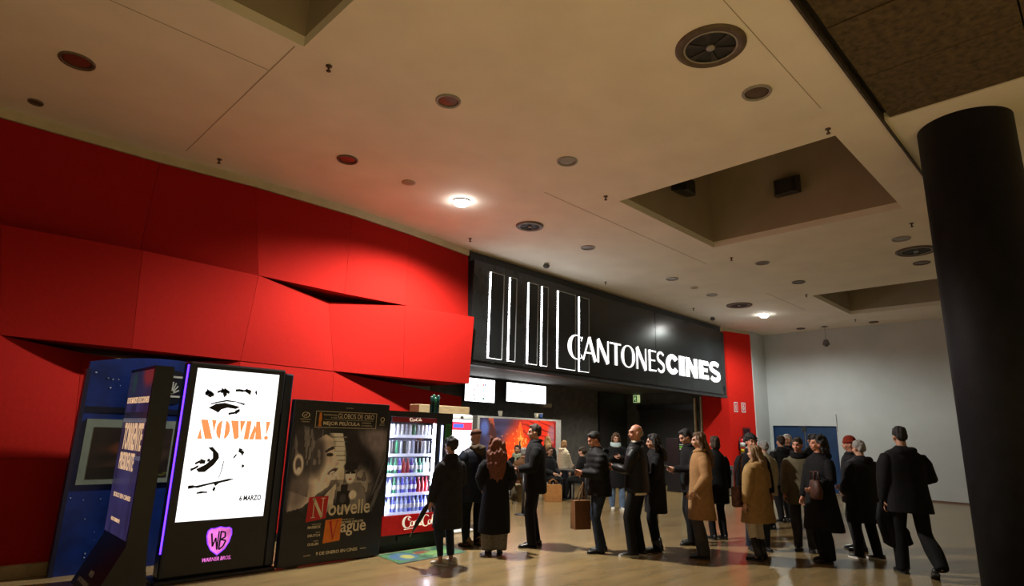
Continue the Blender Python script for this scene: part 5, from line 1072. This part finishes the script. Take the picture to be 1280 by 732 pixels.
# ---- things they carry
phone(P5, 0, 'dark phone held by the young man in padded jacket'); phone(P6, 0, 'phone held by the bald man'); phone(P8, 1, 'phone held by the woman with the pale scarf'); phone(P10, 0, 'glowing phone held by the man behind the camel coat', 1)
kraft = cl('kraft_paper', (166, 116, 66), .8, .12, 12, .15, 30); kraft2 = cl('brown_kraft_paper', (112, 74, 44), .8, .12, 12, .15, 30)
pw = P5['root'].matrix_basis @ Vector((0, 0, 0)); 
def wpt(P, v):
    R = P['root'].rotation_euler.to_matrix(); return P['root'].location+R @ Vector(v)
w5 = wpt(P5, P5['wr'][1]*.55+P5['elb'][1]*.45)
carrier_bag('paper_carrier_bag', (7.36, 5.90, .28), .27, .14, .40, kraft2, 'brown paper carrier bag hanging beside the young man in jeans', rot=-20, cord_to=(7.34, 5.84, .95), hmat=cl('paper_cord', (120, 84, 54)))
carrier_bag('paper_carrier_bag', (11.86, 10.40, .001), .42, .22, .40, kraft, 'large kraft paper bag standing on the floor by the tables', rot=-35)
w7 = wpt(P7, P7['wr'][1])
carrier_bag('paper_carrier_bag', (w7.x, w7.y, .36), .30, .10, .26, c_pale, 'pale carrier bag below the hidden woman in black', rot=40, cord_to=(w7.x, w7.y, w7.z-.06))
w3 = wpt(P3, P3['wr'][1])
t = thing('shoulder_bag', 'pale fabric shoulder bag at the side of the auburn-haired woman', 'bag', tuple(w3+Vector((.13, -.11, -.25))))
cb = w3+Vector((.10, -.06, -.08)); MB().bbox(cb.x-.04, cb.x+.04, cb.y-.09, cb.y+.09, cb.z-.12, cb.z+.13, .025).build('pouch', cl('pale_fabric_bag', (112, 100, 78)), t, True); MB().tube([cb+Vector((0, -.09, .12)), cb+Vector((-.05, -.05, .36)), cb+Vector((-.08, .04, .40)), cb+Vector((0, .09, .12))], .010, 8).build('strap', c_brown, t, True)
# umbrella of the short person
w1 = wpt(P1, P1['wr'][0]); d1 = Vector((-.12, .30, -.55)).normalized(); t = thing('folded_umbrella', 'dark folded umbrella held beside the vending machine', 'umbrella', tuple(w1)); a1 = w1+Vector((-.02, .02, -.02))
MB().tube([a1-d1*.06, a1+d1*.02, a1+d1*.10, a1+d1*.32, a1+d1*.44], [.012, .014, .034, .026, .008], 10).build('canopy', cl('umbrella_cloth', (34, 28, 30), .5), t, True); MB().tube([a1+d1*.43, a1+d1*.50], .005, 6).build('ferrule', m_chrome, t, True); MB().tube([a1-d1*.14, a1-d1*.05], .014, 8).build('grip', m_black, t, True)
# brown handbag of the woman in the long coat
hb = wpt(P19, (-.17, .22, .98)); t = thing('handbag', 'soft brown leather handbag on the arm of the curly-haired woman', 'handbag', tuple(hb))
m_hb = cl('brown_handbag_leather', (74, 48, 40), .45, .3, 12, .4, 60); m = MB(); RR = Matrix.Rotation(math.radians(35), 3, 'Z')
m.rings([[hb+RR @ Vector((a*math.cos(q), b*math.sin(q), z)) for q in [2*PI*j/18 for j in range(18)]] for z, a, b in ((-.13, .10, .05), (-.115, .155, .075), (-.03, .175, .085), (.06, .16, .07), (.12, .13, .045), (.13, .08, .03))]); m.build('pouch', m_hb, t, True)
for s in (-1, 1): MB().tube([hb+RR @ Vector((-.09, s*.03, .12)), hb+RR @ Vector((-.06, s*.03, .24)), hb+RR @ Vector((.06, s*.03, .24)), hb+RR @ Vector((.09, s*.03, .12))], .009, 8).build('strap', m_hb, t, True)
MB().ell(hb+RR @ Vector((0, -.086, .02)), (.02, .008, .014)).build('clasp', m_chrome, t, True)
# checked shoulder bag of the parka woman
b12 = wpt(P12, (-.22, .16, .84)); t = thing('shoulder_bag', 'checked red and grey shoulder bag beside the tan parka', 'bag', tuple(b12)); ck = pm('checked_cloth', sc(96, 60, 54), .8, .6, 26)
MB().bbox(b12.x-.12, b12.x+.12, b12.y-.06, b12.y+.06, b12.z-.14, b12.z+.14, .03).build('pouch', ck, t, True); MB().tube([b12+Vector((-.08, 0, .13)), b12+Vector((-.02, .02, .32)), wpt(P12, (-.16, .10, 1.42)), b12+Vector((.06, 0, .13))], .012, 8).build('strap', ck, t, True)
# jacket carried by the tall man
wj = wpt(P22, P22['wr'][0]); t = thing('carried_jacket', 'dark jacket hanging from the tall man\'s left hand', 'jacket', tuple(wj)); m = MB(); rj = random.Random(5)
wd = wpt(P22, (0, 0, 0)); ax = (wpt(P22, (1, 0, 0))-wd); ay = (wpt(P22, (0, 1, 0))-wd)
m.rings([[wj+ay*(.10*min(1, -z*4) if z < 0 else 0)+ax*(off+a*math.cos(q)+.014*math.sin(3*q+z*9))+ay*(b*math.sin(q)+.012*math.cos(4*q+z*6))+Vector((0, 0, z+.03*math.cos(2*q)*(z < -.5))) for q in [2*PI*j/24 for j in range(24)]] for z, a, b, off in ((-.60, .14, .035, .16), (-.58, .17, .045, .16), (-.40, .17, .05, .13), (-.20, .12, .055, .07), (-.06, .055, .05, .01), (.03, .035, .03, 0))]); m.build('cloth', c_black2, t, True)
MB().tube([wj-ax*.03+ay*.03+Vector((0, 0, -.05)), wj-ax*.04+ay*.08+Vector((0, 0, -.25)), wj+ax*.02+ay*.10+Vector((0, 0, -.50))], [.035, .048, .042], 10).build('sleeve', c_black2, t, True)
# ---- people sitting and standing at the concession tables
G = 'people at the concession tables'
SEATH = [(-.13, .30, 1.06), (.13, .30, 1.06)]; SF = [(-.12, .38, 0), (.12, .40, 0)]
bgp = []
def sitter(*a, **kw): p = person(*a, seat=.46, voxel=.017, group=G, feet=kw.pop('feet', SF), hands=kw.pop('hands', SEATH), **kw); bgp.append(p); return p
sitter('dark-haired man in sage jumper sitting below the flame display', (11.75, 11.60), 225, 1.72, 1.0, 'fair', top=jkt(c_black, .80, scarf=c_sage), legs=dict(mat=c_trou), shoe=s_black, hair=('short', h_black))
sitter('grey-haired person in brown jacket sitting with the back to the camera', (10.85, 10.48), 40, 1.66, 1.0, 'fair', top=jkt(c_brown, .80, puff=.012), legs=dict(mat=c_trou), shoe=s_black, hair=('grey', h_grey), faced=False)
sitter('brown-haired woman in black with glasses sitting by the paper bag', (12.28, 10.90), 262, 1.68, 1.0, 'fair', top=jkt(c_black, .80, collar=1), legs=dict(mat=c_trou), shoe=s_black, hair=('bob', h_brown))
sitter('dark curly-haired person in black sitting sideways with legs stretched out', (12.66, 10.02), 100, 1.72, 1.0, 'fair', lean=.12, top=jkt(c_black, .80), legs=dict(mat=c_trou), shoe=s_black, hair=('curly', h_dark), faced=False, feet=[(-.10, .52, 8), (.12, .46, -4)])
sitter('white-haired woman in pink knitwear sitting behind the dark group', (13.55, 10.45), 205, 1.66, 1.0, 'fair', top=jkt(c_pink, .80, scarf=c_pale), legs=dict(mat=c_trou), shoe=s_black, hair=('bob', h_white))
P30 = person('blond person in white padded jacket standing at the table in profile', (13.25, 11.26), -20, 1.48, 1.06, 'fair', .05, 0, 8, [(-.10, .32, 1.0), (.20, .22, .90)], None, top=jkt(c_white, .78, puff=.02, hood=1, quilt=1), legs=dict(mat=c_jean), shoe=s_white, hair=('bob', h_blond), voxel=.015, group=G)
P31 = person('woman with long blond hair and fur collar standing with her back turned', (13.15, 11.75), 50, 1.58, 1.05, 'fair', 0, 0, 0, None, None, top=jkt(c_char, .74, hood=1, hmat=f_fur, fur=1), legs=dict(mat=c_trou), shoe=s_black, hair=('long', h_blond, 1.30), voxel=.015, group=G, faced=False)
finish_people()
# glasses for the brown-haired woman
pg = bgp[2]; m = MB()
for s in (-1, 1):
    q = [pg['Hd'](s*.032+.024*math.cos(a), .100, 1.634+.018*math.sin(a)) for a in [2*PI*j/14 for j in range(15)]]; m.tube(q, .0035, 6)
m.tube([pg['Hd'](-.010, .103, 1.636), pg['Hd'](.010, .103, 1.636)], .003, 6); part('glasses', m.mesh('glasses'), m_black, pg['root'], False)
# ---- tables, chairs, posts
def cafe_table(x, y, lab, r=.36, z=.74):
    t = thing('cafe_table', lab, 'table', (x, y, 0), 'concession tables')
    MB().bbox(x-r, x+r, y-r, y+r, z-.03, z, .008).build('tabletop', pm('dark_tabletop', (.03, .03, .032), .35), t); MB().box(x-r+.01, x+r-.01, y-r-.004, y-r+.004, z-.034, z-.004).build('edge_band', pm('pale_edge_band', (.42, .42, .42), .5), t)
    for sx, sy in ((-1,-1),(1,-1),(1,1),(-1,1)): MB().tube([(x+sx*(r-.05), y+sy*(r-.05), 0), (x+sx*(r-.05), y+sy*(r-.05), z-.03)], .018, 8).build('leg', m_chrome, t, True)
cafe_table(12.87, 10.66, 'small dark table between the white padded jacket and the sitting group', .36); cafe_table(11.33, 11.10, 'small dark table before the man in the sage jumper', .24)
def chair(x, y, face, lab):
    t = thing('metal_chair', lab, 'chair', (x, y, 0), 'black chairs at the concession'); R = Matrix.Rotation(math.radians(face-90), 3, 'Z'); q = lambda a, b, c: Vector((x, y, 0))+R @ Vector((a, b, c))
    MB().rings([[q(a, b, z) for a, b in ((-.20,-.19),(.20,-.19),(.21,.21),(-.21,.21))] for z in (.425, .445)]).build('seat', m_satin, t)
    for a, b in ((-.19,.19),(.19,.19)): MB().tube([q(a, b, .43), q(a*1.15, b*1.2, 0)], .013, 8).build('leg', m_satin, t, True)
    for a in (-.19, .19): MB().tube([q(a*1.15, -.26, 0), q(a, -.18, .43), q(a, -.235, .82)], .013, 8).build('leg', m_satin, t, True)
    MB().rings([[q(a, b+(-.02 if z > .7 else 0), z) for a, b in ((-.20,-.232),(.20,-.232),(.20,-.215),(-.20,-.215))] for z in (.62, .82)]).build('backrest', m_satin, t)
for (x, y, f), lab in zip(((11.75, 11.60, 225), (10.85, 10.48, 40), (12.28, 10.90, 262), (12.66, 10.02, 100), (13.55, 10.45, 205)), ('black chair under the man in the sage jumper', 'black chair under the person in the brown jacket', 'black chair under the woman with glasses', 'black chair under the person with stretched legs', 'black chair under the white-haired woman in pink')): chair(x, y, f, lab)
def post(x, y, lab):
    t = thing('queue_post', lab, 'barrier post', (x, y, 0), 'queue posts')
    MB().lathe([(.17, 0), (.17, .012), (.14, .022), (.03, .03)], (x, y, 0), 24).build('base', m_satin, t, True); MB().lathe([(.03, .025), (.03, .88)], (x, y, 0), 14).build('pole', m_satin, t, True); MB().lathe([(.036, .88), (.038, .95), (.03, .965)], (x, y, 0), 14).build('head', m_black, t, True)
post(11.68, 9.21, 'black queue barrier post left of the young man with the phone'); post(9.37, 9.04, 'black queue barrier post behind the dark-haired man in profile')
